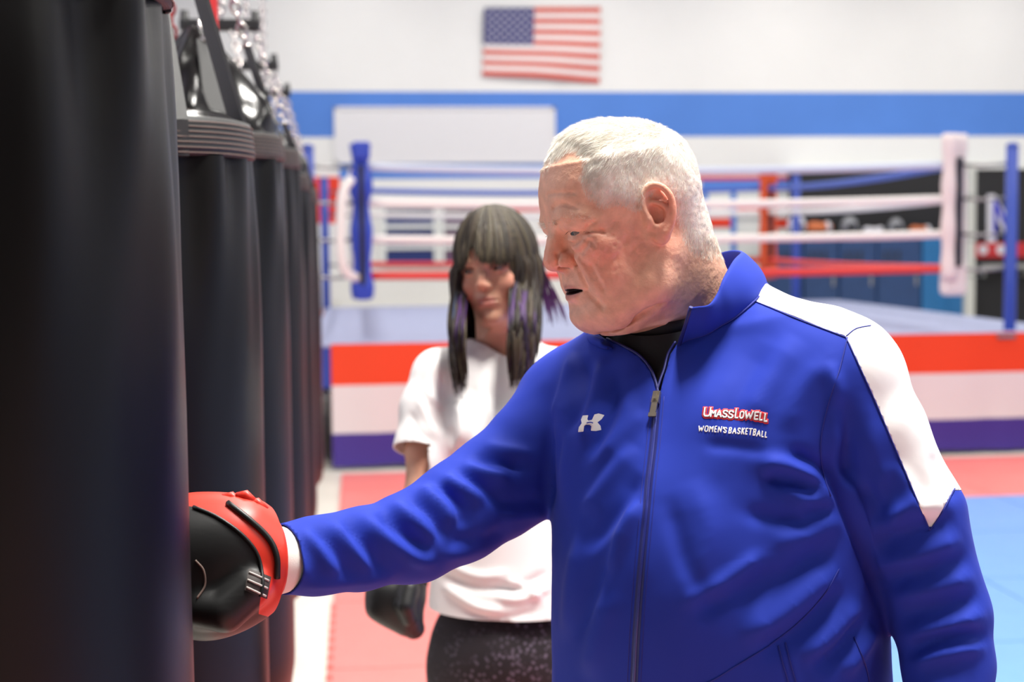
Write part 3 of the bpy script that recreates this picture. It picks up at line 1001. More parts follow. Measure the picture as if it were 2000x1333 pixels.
for i, y in enumerate(bag_y):
    bag = empty('punching_bag', (BAGX, y, 0.5))
    tag(bag, bag_labels[i], 'punching bag', 'row of black punching bags')
    r = np.random.default_rng(20+i)
    ph = r.random(6)*6.28
    zt = ZT + (0.05 if i == 0 else 0.0) + (0.0, -0.035, 0.02, 0.05, 0.02, 0)[i]
    H = zt - 0.5
    def mod(th, z, ph=ph, H=H):
        top = max(0.0, 1 - (H - z)/0.55)
        f = 0.046*top*top*(math.sin(9*th+ph[0]+3.5*top) * (0.6+0.4*math.sin(2*th+ph[1])) + 0.6*math.sin(15*th+ph[2]-5*top))
        f += 0.006*math.sin(3*th+ph[3]+2*z) + 0.004*math.sin(5*z*2+ph[4]) + 0.003*math.sin(7*th+9*z+ph[5])
        return 1 + f
    prof = [(0.02, 0.0), (0.12, 0.004), (0.17, 0.02), (0.19, 0.05), (0.198, 0.1)]
    for k in range(1, 40):
        z = 0.1 + (H-0.1)*k/39
        t = z/H
        rr = BR*(0.995 + 0.012*math.sin(t*2.6)) - 0.011*max(0, (t-0.72)/0.28)**1.6
        prof.append((rr, z))
    body = MB().lathe(prof, (BAGX, y, 0.5), 120, mod).build('body', M_vinyl, bag)
    # stitched band
    rb = prof[-1][0]
    bp = [(rb-0.002, H-0.002), (rb+0.006, H), (rb+0.008, H+0.012), (rb+0.004, H+0.045), (rb+0.001, H+0.058), (rb-0.006, H+0.06)]
    band = MB().lathe(bp, (BAGX, y, 0.5), 96, lambda th, z: 1+0.006*math.sin(7*th)).build('top_band', M_vinyl2, bag)
    for q in (0.003, 0.011, 0.019, 0.027, 0.035, 0.043, 0.051):
        pts = []
        for k in range(65):
            th = 2*math.pi*k/64
            rr = (rb+0.0085-0.004*abs(q-0.012)/0.04)*(1+0.006*math.sin(7*th))
            pts.append((BAGX+rr*math.cos(th), y+rr*math.sin(th), 0.5+H+q))
        MB().tube(pts, 0.0009, 5, cap=False).build('stitching', M_stitch, band)
    # gathered hood
    ztop = zt+0.06
    hp = [(rb-0.004, -0.005), (rb-0.012, 0.03), (rb-0.04, 0.08), (rb-0.08, 0.13), (rb-0.115, 0.18), (0.035, 0.23), (0.022, 0.25), (0.0, 0.252)] if i in (2, 4) else \
         [(rb-0.004, -0.005), (rb-0.03, 0.012), (rb-0.09, 0.02), (0.0, 0.022)]
    def hm(th, z, ph=ph):
        return 1 + 0.11*math.sin(5*th+ph[0]+10*z)*min(1, z/0.05 if z > 0 else 0) + 0.05*math.sin(11*th+ph[1]-18*z)*min(1, max(0, z/0.05))
    fine = []
    for (a0, b0), (a1, b1) in zip(hp[:-1], hp[1:]):
        for k in range(4): fine.append((a0+(a1-a0)*k/4, b0+(b1-b0)*k/4))
    fine.append(hp[-1])
    MB().lathe(fine, (BAGX, y, ztop), 72, hm).build('hood', M_hood, bag)
    # hanger bar, straps, chains
    zb_bar = 2.27
    bar = MB().box((BAGX-0.155, y-0.02, zb_bar-0.014), (BAGX+0.085+0.0, y+0.02, zb_bar+0.02), 0.005).build('hanger_bar', M_bar, bag)
    for sx in (-0.14, 0.07):
        MB().lathe([(0, 0.03), (0.012, 0.028), (0.014, 0.0)], (BAGX+sx, y, zb_bar+0.018), 12).build('bolt', M_bar, bar)
    ang = [0.35, 1.92, 3.49, 5.06] if i not in (1,) else [-1.12, 0.5, 2.1, 3.7]
    for a in ang:
        p0 = np.array([BAGX+rb*0.98*math.cos(a), y+rb*0.98*math.sin(a), zt+0.05])
        pe = np.array([BAGX-0.03+0.1*math.cos(a), y+0.012*math.sin(a), zb_bar-0.01])
        p1 = p0 + (pe-p0)*(0.55 if i < 3 else 0.25)
        tn = np.array([-math.sin(a), math.cos(a), 0]); no = np.array([math.cos(a), math.sin(a), 0.3])*0.003
        w0, w1 = 0.028, 0.022
        lo_ = p0 - np.array([0, 0, 0.055])+no*2
        V = []
        for (q, w) in ((lo_, w0), (p0+no*2, w0), (p1, w1)):
            V += [q-tn*w+no, q+tn*w+no, q+tn*w-no, q-tn*w-no]
        F = []
        for s in (0, 4):
            F += [(s, s+1, s+5, s+4), (s+1, s+2, s+6, s+5), (s+2, s+3, s+7, s+6), (s+3, s, s+4, s+7)]
        F += [(3, 2, 1, 0), (8, 9, 10, 11)]
        st = MB().add(V, F).build('strap', M_vinyl2, bag)
        chain_part('chain', p1, pe, bag, M_redstrap if (i == 2 and a in (ang[1],)) else M_chain)
        MB().lathe([(0.0, -0.006), (0.012, -0.005), (0.014, 0), (0.012, 0.005), (0, 0.006)], p1, 12).build('ring', M_chain, st)
    chain_part('ceiling_chain', (BAGX-0.03, y, zb_bar+0.02), (BAGX-0.03, y, 3.2), bag, M_chain)
    if i == 2:
        MB().box((BAGX+0.02, y-0.012, ztop+0.2), (BAGX+0.05, y+0.012, zb_bar+0.25)).build('red_strap', M_redstrap, bag)
# steel beam that carries the bags
bm_ = empty('ceiling_beam', (BAGX, 4, 3.2))
tag(bm_, 'long steel beam above the row of punching bags', 'beam')
MB().box((BAGX-0.13, YB, 3.2), (BAGX+0.07, 7.4, 3.22)).build('lower_flange', M_bar, bm_)
MB().box((BAGX-0.04, YB, 3.22), (BAGX-0.02, 7.4, 3.4)).build('web', M_bar, bm_)
MB().box((BAGX-0.13, YB, 3.4), (BAGX+0.07, 7.4, 3.42)).build('upper_flange', M_bar, bm_)
for yy_ in (-3.5, 1.0, 5.5, 7.3):
    MB().box((BAGX-0.05, yy_-0.03, 3.42), (BAGX-0.01, yy_+0.03, ZC)).build('hanger_rod', M_bar, bm_)

# ================================================================== PEOPLE: shared head sculpting
def frame(a, p, roll=0.0, toward='left'):
    """head axes: x = towards the person's own right, y = where the face points, z = up.
    a = turn out of pure profile towards the camera, p = pitch down"""
    back = -CF
    f0 = -math.cos(a)*CR + math.sin(a)*back
    f = math.cos(p)*f0 - math.sin(p)*CU
    u = math.sin(p)*f0 + math.cos(p)*CU
    x = np.cross(f, u)
    if roll:
        x, u = x*math.cos(roll) + u*math.sin(roll), u*math.cos(roll) - x*math.sin(roll)
    return np.array([x, f, u])       # rows = axes

class HeadSpace:
    def __init__(s, origin, axes): s.o = np.asarray(origin); s.A = axes
    def w(s, p): return s.o + np.asarray(p, float) @ s.A
    def l(s, P): return (np.asarray(P) - s.o) @ s.A.T

def curve_tab(pts, zz, sm=3):
    Z = [q[0] for q in pts]; t = np.interp(zz, Z, [q[1] for q in pts])
    w = np.exp(-0.5*(np.arange(-12, 13)/sm)**2); w /= w.sum()
    return np.convolve(np.pad(t, 12, 'edge'), w, 'valid')

def face_loft(F, front, back, width, yc, k=0.02, n=2.25):
    z0, z1 = front[0][0], front[-1][0]
    zz = np.linspace(z0, z1, int((z1-z0)/0.001)+1)
    tf, tb, tw = curve_tab(front, zz), curve_tab(back, zz), curve_tab(width, zz)
    def fn(X, Y, Z):
        z = Z[0, 0, :]
        a = np.interp(z, zz, tf)[None, None, :]; b = np.interp(z, zz, tb)[None, None, :]; w = np.interp(z, zz, tw)[None, None, :]
        y = Y - yc
        B = np.where(y > 0, a - yc, yc - b)
        q = ((np.abs(X)/w)**n + (np.abs(y)/B)**n)**(1/n) + 1e-6
        rad = np.sqrt(X*X + y*y)
        d = rad - rad/q
        cap = np.maximum(z - z1, z0 - z)[None, None, :]
        return np.maximum(d*0.9, cap).astype(np.float32)
    F.apply(fn, (-0.12, -0.14, z0-0.03), (0.12, 0.15, z1+0.03), k, 'add')

def ear(F, s, y0=0.004, z0=0.012, x0=0.074, sc=1.0):
    """s = -1 his left ear, +1 his right ear; rim, bowl, lobe"""
    ax = np.array([s*0.40, -0.9, 0.12]); ax /= np.linalg.norm(ax)      # pointing back and out
    upv = np.array([0, -0.2, 0.98]); upv -= ax*(ax @ upv); upv /= np.linalg.norm(upv)
    no = np.cross(ax, upv)
    if no[0]*s < 0: no = -no
    O = np.array([s*x0, y0+0.012, z0])
    def P(a, b, h=0.0): return O + sc*(a*ax + b*upv + h*no)
    R = np.array([ax, upv, no])
    F.ball(P(0.014, 0.003, 0.0), (0.0165*sc, 0.029*sc, 0.0050*sc), 0.006, R)
    F.ball(P(0.012, 0.001, 0.007), (0.0105*sc, 0.0150*sc, 0.0090*sc), 0.003, R, 'cut')
    F.ball(P(0.015, 0.020, 0.007), (0.0075*sc, 0.0095*sc, 0.0055*sc), 0.003, R, 'cut')
    rim = [(0.001, -0.001), (-0.001, 0.012), (0.003, 0.026), (0.014, 0.0335), (0.025, 0.0295), (0.0315, 0.017), (0.0305, 0.002), (0.025, -0.012), (0.016, -0.022)]
    F.tubeline([(P(a, b, 0.006), 0.0040*sc) for a, b in smooth_curve(rim, 22)], 0.002)
    F.tubeline([(P(a, b, 0.004), r*sc) for (a, b), r in zip(smooth_curve([(0.010, 0.016), (0.018, 0.012), (0.0235, 0.004), (0.0225, -0.006), (0.016, -0.013), (0.007, -0.013)], 14), np.linspace(0.0026, 0.0042, 14))], 0.003)
    F.ball(P(0.010, -0.023, 0.001), (0.0095*sc, 0.0105*sc, 0.0060*sc), 0.005, R)
    F.ball(P(0.001, -0.005, 0.005), (0.0050*sc, 0.0065*sc, 0.0045*sc), 0.003, R)
    F.cone(P(-0.004, 0.01, -0.006), P(-0.002, -0.018, -0.006), 0.008*sc, 0.007*sc, 0.008)

def blades(name, P, D, L, w, m, parent, cols=None, bend=None):
    """many thin tapered hairs as one mesh: roots P, directions D (unit), lengths L, widths w"""
    n = len(P)
    ref = np.cross(D, RNG.normal(size=(n, 3))); ref /= np.linalg.norm(ref, axis=1, keepdims=True)+1e-9
    b = np.zeros((n, 3)) if bend is None else bend
    W = (ref.T*w).T if not np.isscalar(w) else ref*w
    mid = P + D*(L[:, None]*0.5) + b*0.3
    tip = P + D*L[:, None] + b
    V = np.stack([P-W, P+W, mid-W*0.7, mid+W*0.7, tip], 1).reshape(-1, 3)
    i = np.arange(n)[:, None]*5
    T = np.concatenate([i+[0, 1, 3], i+[0, 3, 2], i+[2, 3, 4]])
    at_ = None if cols is None else {'Col': np.repeat(cols, 5, 0)}
    o = link(name, np_mesh(name, V, T, True, at_), m, parent)
    o['kind'] = 'stuff'
    return o

def sphere_mesh(ce, r, n=24, m=16):
    mb = MB()
    prof = [(r*math.sin(math.pi*i/m), -r*math.cos(math.pi*i/m)) for i in range(m+1)]
    prof[0] = (1e-5, -r); prof[-1] = (1e-5, r)
    return mb.lathe(prof, ce, n)

def eye(parent, HS, p, gaze, r, iris_col, name='eye'):
    """eyeball with white, iris and pupil; gaze in head axes"""
    V = []; m, n = 28, 32
    g = np.asarray(gaze, float); g /= np.linalg.norm(g)
    a = np.cross(g, [0, 0, 1]); a /= np.linalg.norm(a); b_ = np.cross(a, g)
    cols = []
    for i in range(m+1):
        th = math.pi*(i/m)**1.3
        for k in range(n):
            ph = 2*math.pi*k/n
            q = g*math.cos(th) + (a*math.cos(ph)+b_*math.sin(ph))*math.sin(th)
            V.append(HS.w(np.asarray(p) + r*q))
            cols.append((0.01, 0.01, 0.01) if th < 0.19 else (iris_col if th < 0.5 else (0.22, 0.19, 0.175)))
    F = [(i*n+k, i*n+(k+1) % n, (i+1)*n+(k+1) % n, (i+1)*n+k) for i in range(m) for k in range(n)]
    me = np_mesh(name, np.array(V), np.array(F), True, {'Col': np.array(cols)})
    return link(name, me, M_eye, parent)
M_eye = mat('eye', (1, 1, 1, 1), 0.12, attr='Col', coat=0.15)

# ================================================================== THE MAN IN THE BLUE JACKET
M_skin = mat('skin_fair', (1, 1, 1, 1), 0.47, attr='Col', sss=0.10, sss_s=0.004, bump=[(900, 0.25, 0.0007, 'noise'), (330, 0.35, 0.0014, 'noise')], var=0.11, var_scale=70)
HA = frame(math.radians(20), math.radians(11))
HM = HeadSpace(c(1238, 453, 1.665), HA)
man = empty('person', (c(1400, 900, 1.68)[0], c(1400, 900, 1.68)[1], 0))
tag(man, 'white-haired man in a royal blue zip jacket pressing a boxing glove against the punching bag', 'person')

def man_head():
    h = 0.0015
    F = Field((-0.105, -0.125, -0.20), (0.105, 0.135, 0.150), h)
    # skull
    F.ball((0, 0.004, 0.042), (0.0735, 0.0800, 0.0840), 0.02)
    F.ball((0, 0.042, 0.060), (0.064, 0.056, 0.064), 0.03)
    F.ball((0, -0.030, 0.040), (0.068, 0.0455, 0.066), 0.03)
    front = [(-0.106, 0.052), (-0.099, 0.073), (-0.092, 0.0825), (-0.085, 0.0860), (-0.073, 0.0865), (-0.060, 0.0880), (-0.046, 0.0890), (-0.032, 0.0890), (-0.018, 0.0905),
             (0.0, 0.0930), (0.012, 0.0955), (0.022, 0.0990), (0.032, 0.1020), (0.048, 0.1030), (0.065, 0.1000), (0.085, 0.090)]
    back = [(-0.106, -0.03), (-0.09, -0.042), (-0.06, -0.058), (-0.03, -0.067), (0.0, -0.071), (0.04, -0.072), (0.085, -0.058)]
    width = [(-0.106, 0.028), (-0.099, 0.041), (-0.088, 0.0545), (-0.07, 0.0635), (-0.045, 0.0675), (-0.02, 0.0705), (0.0, 0.0715), (0.02, 0.0715), (0.045, 0.0725), (0.085, 0.068)]
    face_loft(F, front, back, width, 0.015, 0.015, 2.25)
    for s in (-1, 1):
        # jaw and fleshy cheeks
        F.chain([((s*0.058, -0.002, -0.03), 0.016), ((s*0.056, 0.016, -0.063), 0.017), ((s*0.034, 0.055, -0.083), 0.0145), ((s*0.012, 0.072, -0.085), 0.013)], 0.025)
        F.ball((s*0.042, 0.061, -0.040), (0.022, 0.022, 0.026), 0.02)
        F.ball((s*0.047, 0.067, -0.007), (0.021, 0.019, 0.015), 0.016)
        F.ball((s*0.031, 0.0805, -0.018), (0.013, 0.0095, 0.013), 0.014)
        # eye socket, brow
        F.ball((s*0.035, 0.103, 0.0115), (0.0205, 0.0150, 0.0090), 0.010, op='cut')
        F.ball((s*0.019, 0.106, 0.005), (0.0065, 0.0125, 0.012), 0.010, op='cut')
        F.chain([((s*0.010, 0.0935, 0.026), 0.0068), ((s*0.028, 0.0895, 0.0285), 0.0085), ((s*0.046, 0.0795, 0.0265), 0.0085), ((s*0.056, 0.068, 0.019), 0.0075)], 0.012)
        # eye: ball under the lids, a narrow slit, the heavy fold hanging over it
        E = np.array([s*0.0325, 0.0800, 0.0125])
        F.ball(E, 0.0130, 0.004)
        fold = [(0.0190, 0.0905, 0.0165), (0.0260, 0.0935, 0.0195), (0.036, 0.0925, 0.0200), (0.046, 0.0840, 0.0170), (0.0545, 0.0720, 0.0105)]
        F.tubeline([((s*x, y, z), 0.0050) for x, y, z in smooth_curve(fold, 16)], 0.003)
        low = [(0.0190, 0.0880, 0.0080), (0.026, 0.0915, 0.0050), (0.036, 0.0905, 0.0042), (0.045, 0.0835, 0.0050), (0.052, 0.0745, 0.0075)]
        F.tubeline([((s*x, y, z), 0.0030) for x, y, z in smooth_curve(low, 14)], 0.003)
        slit = [(0.0175, 0.0930, 0.0105), (0.026, 0.0975, 0.0118), (0.036, 0.0960, 0.0118), (0.045, 0.0880, 0.0108), (0.0525, 0.0780, 0.0085)]
        F.tubeline([((s*x, y, z), r) for (x, y, z), r in zip(smooth_curve(slit, 14), 0.0018*np.sin(np.pi*np.linspace(0.12, 0.88, 14))**0.7)], 0.0015, 'cut')
        # bag below the eye with fine lines
        F.welt([(s*0.021, -0.001), (s*0.032, -0.0055), (s*0.044, -0.004), (s*0.053, 0.002)], 0.0050, 0.0032, 0.005)
        F.crease([(s*0.020, 0.0025), (s*0.032, -0.0010), (s*0.043, 0.0002), (s*0.051, 0.0045)], 0.0011, 0.0002, 0.0025)
        F.crease([(s*0.020, -0.0065), (s*0.032, -0.0120), (s*0.044, -0.0115), (s*0.055, -0.005)], 0.0016, 0.0004, 0.005)
        for q in ([(0.0530, 0.0120), (0.0580, 0.0160), (0.0630, 0.0190)], [(0.0540, 0.0070), (0.0600, 0.0075), (0.0650, 0.0065)], [(0.0530, 0.0020), (0.0590, -0.0020), (0.0635, -0.0080)]):
            F.crease([(s*a, b) for a, b in q], 0.0016, 0.0005, 0.004)
        F.welt([(s*0.0545, 0.0045), (s*0.0590, 0.0030), (s*0.0630, 0.0020)], 0.0035, 0.0022, 0.004)
        # nasolabial fold, line below the corner of the mouth, cheek furrows
        F.crease([(s*0.0195, -0.0150), (s*0.0250, -0.0250), (s*0.0300, -0.0380), (s*0.0345, -0.0520)], 0.0030, 0.0010, 0.007)
        F.crease([(s*0.0265, -0.0545), (s*0.0330, -0.0600), (s*0.0400, -0.0670), (s*0.0460, -0.0760)], 0.0024, 0.0006, 0.006)
        F.crease([(s*0.040, -0.018), (s*0.046, -0.028), (s*0.049, -0.042)], 0.0018, 0.0004, 0.006)
        F.crease([(s*0.049, -0.030), (s*0.054, -0.042), (s*0.055, -0.056)], 0.0018, 0.0002, 0.006)
    # nose
    F.chain([((0, 0.0955, 0.018), 0.0078), ((0, 0.0995, 0.005), 0.0086), ((0, 0.1035, -0.008), 0.0098), ((0, 0.1055, -0.0155), 0.0112)], 0.008)
    F.ball((0, 0.1055, -0.0175), (0.0125, 0.0108, 0.0100), 0.005)
    F.cone((0, 0.0995, -0.024), (0, 0.0910, -0.029), 0.0055, 0.005, 0.006)
    for s in (-1, 1):
        F.ball((s*0.0135, 0.0965, -0.0185), (0.0078, 0.0125, 0.0092), 0.004)
        F.tubeline([((s*0.0165, 0.0945, -0.0065), 0.0012), ((s*0.0212, 0.0900, -0.0115), 0.0022), ((s*0.0222, 0.0870, -0.0190), 0.0024), ((s*0.0195, 0.0870, -0.0270), 0.0016)], 0.004, 'cut')
        F.tubeline([((s*0.0105, 0.1045, -0.0095), 0.0012), ((s*0.0135, 0.1045, -0.0150), 0.0014), ((s*0.0125, 0.1075, -0.0200), 0.0010)], 0.005, 'cut')
        F.ball((s*0.0108, 0.1000, -0.0268), (0.0056, 0.0070, 0.0056), 0.002, op='cut')
    # mouth
    F.ball((0, 0.0735, -0.046), (0.028, 0.0175, 0.022), 0.015)
    F.ball((0, 0.0735, -0.061), (0.024, 0.0170, 0.013), 0.012)
    F.tubeline([((x, y, z), r) for x, y, z, r in ((-0.025, 0.0825, -0.0525, 0.0020), (-0.012, 0.0898, -0.0490, 0.0032), (0, 0.0920, -0.0478, 0.0034), (0.012, 0.0898, -0.0490, 0.0032), (0.025, 0.0825, -0.0525, 0.0020))], 0.003)
    F.tubeline([((x, y, z), r) for x, y, z, r in ((-0.024, 0.0825, -0.0570, 0.0022), (-0.011, 0.0900, -0.0612, 0.0046), (0, 0.0918, -0.0620, 0.0050), (0.011, 0.0900, -0.0612, 0.0046), (0.024, 0.0825, -0.0570, 0.0022))], 0.003)
    F.ball((0, 0.0960, -0.0545), (0.0235, 0.0170, 0.0030), 0.0018, op='cut')
    F.crease([(-0.031, -0.0555), (-0.016, -0.0545), (0.0, -0.0540), (0.016, -0.0545), (0.031, -0.0555)], 0.0016, 0.0, 0.002)
    F.ball((0, 0.0955, -0.0735), (0.019, 0.0080, 0.0042), 0.007, op='cut')
    # chin, double chin
    F.ball((0, 0.0745, -0.0855), (0.0220, 0.0165, 0.0145), 0.010)
    F.ball((0, 0.033, -0.093), (0.044, 0.042, 0.020), 0.02)
    for s in (-1, 1):
        F.tubeline([((s*x, y, z), 0.0040) for x, y, z in ((0.010, 0.062, -0.1040), (0.030, 0.053, -0.1000), (0.047, 0.036, -0.0930), (0.058, 0.018, -0.086))], 0.014, 'cut')
    # forehead lines, frown line from brow to temple
    for z in (0.060,):
        F.crease([(x, z-2.0*x*x) for x in np.linspace(-0.050, -0.012, 7)], 0.0010, 0.0004, 0.004)
    for s in (-1, 1):
        if s < 0: F.crease([(s*0.018, 0.042), (s*0.028, 0.0455), (s*0.040, 0.0435), (s*0.052, 0.036)], 0.0018, 0.0005, 0.004)
        F.crease([(s*0.0075, 0.022), (s*0.0075, 0.028), (s*0.010, 0.034)], 0.0009, 0.0003, 0.003)
    for s in (-1, 1): ear(F, s)
    # neck
    n0, n1 = HM.l(c(1284, 478, 1.685)), HM.l(c(1350, 650, 1.715))
    F.cone(n0, n0+(n1-n0)*1.35, 0.058, 0.0665, 0.03)
    F.cone(HM.l(c(1292, 470, 1.69)), HM.l(c(1342, 620, 1.73)), 0.048, 0.060, 0.03)
    V, Q = F.mesh()
    V = relax(V, Q, 1, 0.4)
    return F, V, Q
_F, HV, HQ = man_head()

# hairline polygon in the head's side view (y forward, z up), read off the visible side
def side(x, y, xl):
    """head (y, z) of the point seen at a pixel, given how far it sits to the camera side"""
    yy_, zz_ = 0.0, 0.0
    for _ in range(12):
        P = HM.w((-xl, yy_, zz_)); qx, qy, d = proj(P)
        e = np.array([(x-qx)/FPX*d, -(y-qy)/FPX*d])
        A = np.array([[HA[1] @ CR, HA[2] @ CR], [HA[1] @ CU, HA[2] @ CU]])
        s_ = np.linalg.solve(A, e); yy_ += s_[0]; zz_ += s_[1]
    return yy_, zz_
hp_px = [(1030, 345, 0), (1060, 341, 0.0), (1083, 322, .03), (1108, 301, .045), (1134, 289, .052), (1143, 310, .057), (1141, 345, .063), (1150, 372, .067), (1173, 402, .071), (1215, 399, .074),
         (1247, 408, .076), (1258, 383, .077), (1285, 366, .078), (1316, 380, .079), (1326, 420, .076), (1334, 465, .068), (1352, 500, .055), (1396, 505, .02), (1440, 500, 0), (1440, 180, 0), (1030, 180, 0)]
hair_poly = [side(*q) for q in hp_px]
def hair_mask(V): return polydist(V[:, 1], V[:, 2], hair_poly)

def skin_colour(V, tone, red, lipc, lip_c, lip_r, hm=None):
    col = np.tile(np.array(tone), (len(V), 1))
    def blend(mask, cc):
        nonlocal col
        col = col*(1-mask[:, None]) + np.array(cc)*mask[:, None]
    for s in (-1, 1):
        d = np.sqrt(((V[:, 0]-s*0.052)/0.03)**2 + ((V[:, 1]-0.060)/0.04)**2 + ((V[:, 2]+0.018)/0.035)**2)
        blend(np.clip(1.35-d, 0, 1)*0.8, red)
        d = np.sqrt(((V[:, 0]-s*0.085)/0.02)**2 + ((V[:, 1]+0.01)/0.025)**2 + ((V[:, 2]-0.012)/0.04)**2)
        blend(np.clip(1.4-d, 0, 1)*0.85, red)
    d = np.sqrt((V[:, 0]/0.018)**2 + ((V[:, 1]-0.112)/0.02)**2 + ((V[:, 2]+0.016)/0.018)**2)
    blend(np.clip(1.4-d, 0, 1)*0.6, red)
    d = np.sqrt((V[:, 0]/lip_r[0])**2 + ((V[:, 1]-lip_c[1])/lip_r[1])**2 + ((V[:, 2]-lip_c[2])/lip_r[2])**2)
    blend(np.clip((1.0-d)*4, 0, 1)*0.8, lipc)
    return col
TONE, RED, LIPC = (0.87, 0.475, 0.330), (0.84, 0.315, 0.215), (0.58, 0.225, 0.180)
Hn = vnoise(HV, 60, 3)*0.5 + vnoise(HV, 140, 4)*0.5
hc = skin_colour(HV, TONE, RED, LIPC, (0, 0.093, -0.0550), (0.025, 0.02, 0.0105))
hc *= (1 + 0.09*Hn)[:, None]
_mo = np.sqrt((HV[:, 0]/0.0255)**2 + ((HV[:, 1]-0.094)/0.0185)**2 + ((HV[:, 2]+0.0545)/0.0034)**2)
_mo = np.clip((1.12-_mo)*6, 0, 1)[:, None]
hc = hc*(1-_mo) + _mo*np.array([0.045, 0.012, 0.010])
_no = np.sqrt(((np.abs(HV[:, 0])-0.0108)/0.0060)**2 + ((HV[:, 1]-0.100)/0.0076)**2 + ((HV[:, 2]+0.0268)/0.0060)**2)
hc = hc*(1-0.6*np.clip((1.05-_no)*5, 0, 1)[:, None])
# pitted cheeks
pm = np.clip(1.2 - np.sqrt(((np.abs(HV[:, 0])-0.058)/0.025)**2 + ((HV[:, 1]-0.055)/0.032)**2 + ((HV[:, 2]+0.02)/0.035)**2), 0, 1)
HN = vnormals(HV, HQ)
HV2 = HV - HN*(pm*np.clip(vnoise(HV, 190, 9), 0, 1)**1.3*0.0026)[:, None] + HN*(pm*0.0011*vnoise(HV, 110, 10))[:, None] + HN*(0.0003*vnoise(HV, 210, 15))[:, None]
_hd0 = np.minimum(hair_mask(HV) + 0.003*vnoise(HV, 130, 21), (0.0800-np.abs(HV[:, 0]))*2)
_nape = np.clip((-HV[:, 1]-0.01)/0.05, 0, 1)*np.clip((0.0-HV[:, 2])/0.03, 0, 1)
_top = np.clip((HV[:, 2]-0.02)/0.06, 0, 1)
_hd = np.clip((_hd0 + 0.004)/(0.012+0.022*_nape), 0, 1)*(0.70+0.30*_top)
_hd = np.clip(_hd*(1+0.22*vnoise(HV, 260, 23)), 0, 1)[:, None]
hc = hc*(1-_hd) + _hd*np.array([0.92, 0.88, 0.80])
cd = np.clip((_hd0-0.002)/0.020, 0, 1); cd = cd*cd*(3-2*cd)
HV2 = HV2 + HN*(cd*(0.0016 + 0.0028*_top) + 0.0005*vnoise(HV, 120, 5)*cd)[:, None]
HW = HM.w(HV2)
Tt = tris(HQ)
capV2, capT = clip(HV2, Tt, _hd0 - 0.001)
M_strand = mat('hair_strand_white', (1, 1, 1, 1), 0.5, attr='Col')

body_parts = man
head_o = link('body', np_mesh('man_head', HW, HQ, True, {'Col': hc}), M_skin, man)
# short strands lying back over the cap
def tri_samples(V, T, n):
    a = np.linalg.norm(np.cross(V[T[:, 1]]-V[T[:, 0]], V[T[:, 2]]-V[T[:, 0]]), axis=1); p = a/a.sum()
    i = RNG.choice(len(T), n, p=p); r1, r2 = np.sqrt(RNG.random(n)), RNG.random(n)
    return V[T[i, 0]]*(1-r1)[:, None] + V[T[i, 1]]*(r1*(1-r2))[:, None] + V[T[i, 2]]*(r1*r2)[:, None], i
sp, si = tri_samples(capV2, capT, 70000)
# a thin scatter of short hairs over the fading edge
_eV, _eT = clip(HV2, Tt, np.minimum(_hd0+0.002, 0.014+0.02*_nape-_hd0))
fnn = vnormals(capV2, capT)[capT[si, 0]]
topw = np.clip((sp[:, 2]-0.05)/0.06, 0, 1)[:, None]
# growth: forward and sideways on top, down on the sides
g = topw*np.stack([-0.25+0*sp[:, 0], np.full(len(sp), 0.85), np.full(len(sp), -0.15)], 1) + (1-topw)*np.stack([np.zeros(len(sp)), np.full(len(sp), 0.55), np.full(len(sp), -0.9)], 1)
backs = np.clip((-sp[:, 1]-0.02)/0.04, 0, 1)[:, None]
g = g*(1-backs) + backs*np.array([0.0, -0.1, -1.0])
cl_ = vnoise(sp, 70, 31)[:, None]*np.array([0.35, 0.25, 0.1])
g = g + cl_ + RNG.normal(size=g.shape)*0.13
g -= fnn*(g*fnn).sum(1, keepdims=True); g /= np.linalg.norm(g, axis=1, keepdims=True)+1e-9
lift = (0.10 + 0.12*topw + 0.10*RNG.random((len(sp), 1)))
D = g + fnn*lift; D /= np.linalg.norm(D, axis=1, keepdims=True)
L = (0.0035 + 0.0075*topw[:, 0])*(0.7+0.6*RNG.random(len(sp)))
tone = 0.84 + 0.14*RNG.random(len(sp))
cl = np.stack([tone, tone*0.955, tone*0.87], 1)
hair_o = blades('hair', HM.w(sp-fnn*0.0004), D @ HA, L, 0.00017, M_strand, man, cl)
ep, ei = tri_samples(_eV, _eT, 9000)
en = vnormals(_eV, _eT)[_eT[ei, 0]]
eg = np.array([0, 0.35, -0.9]) + RNG.normal(size=ep.shape)*0.25; eg -= en*(eg*en).sum(1, keepdims=True); eg /= np.linalg.norm(eg, axis=1, keepdims=True)
eD = eg + en*0.25; eD /= np.linalg.norm(eD, axis=1, keepdims=True)
et = 0.75+0.2*RNG.random(len(ep))
blades('hair_edge', HM.w(ep), eD @ HA, 0.003+0.003*RNG.random(len(ep)), 0.00013, M_strand, hair_o, np.stack([et, et*0.94, et*0.84], 1))
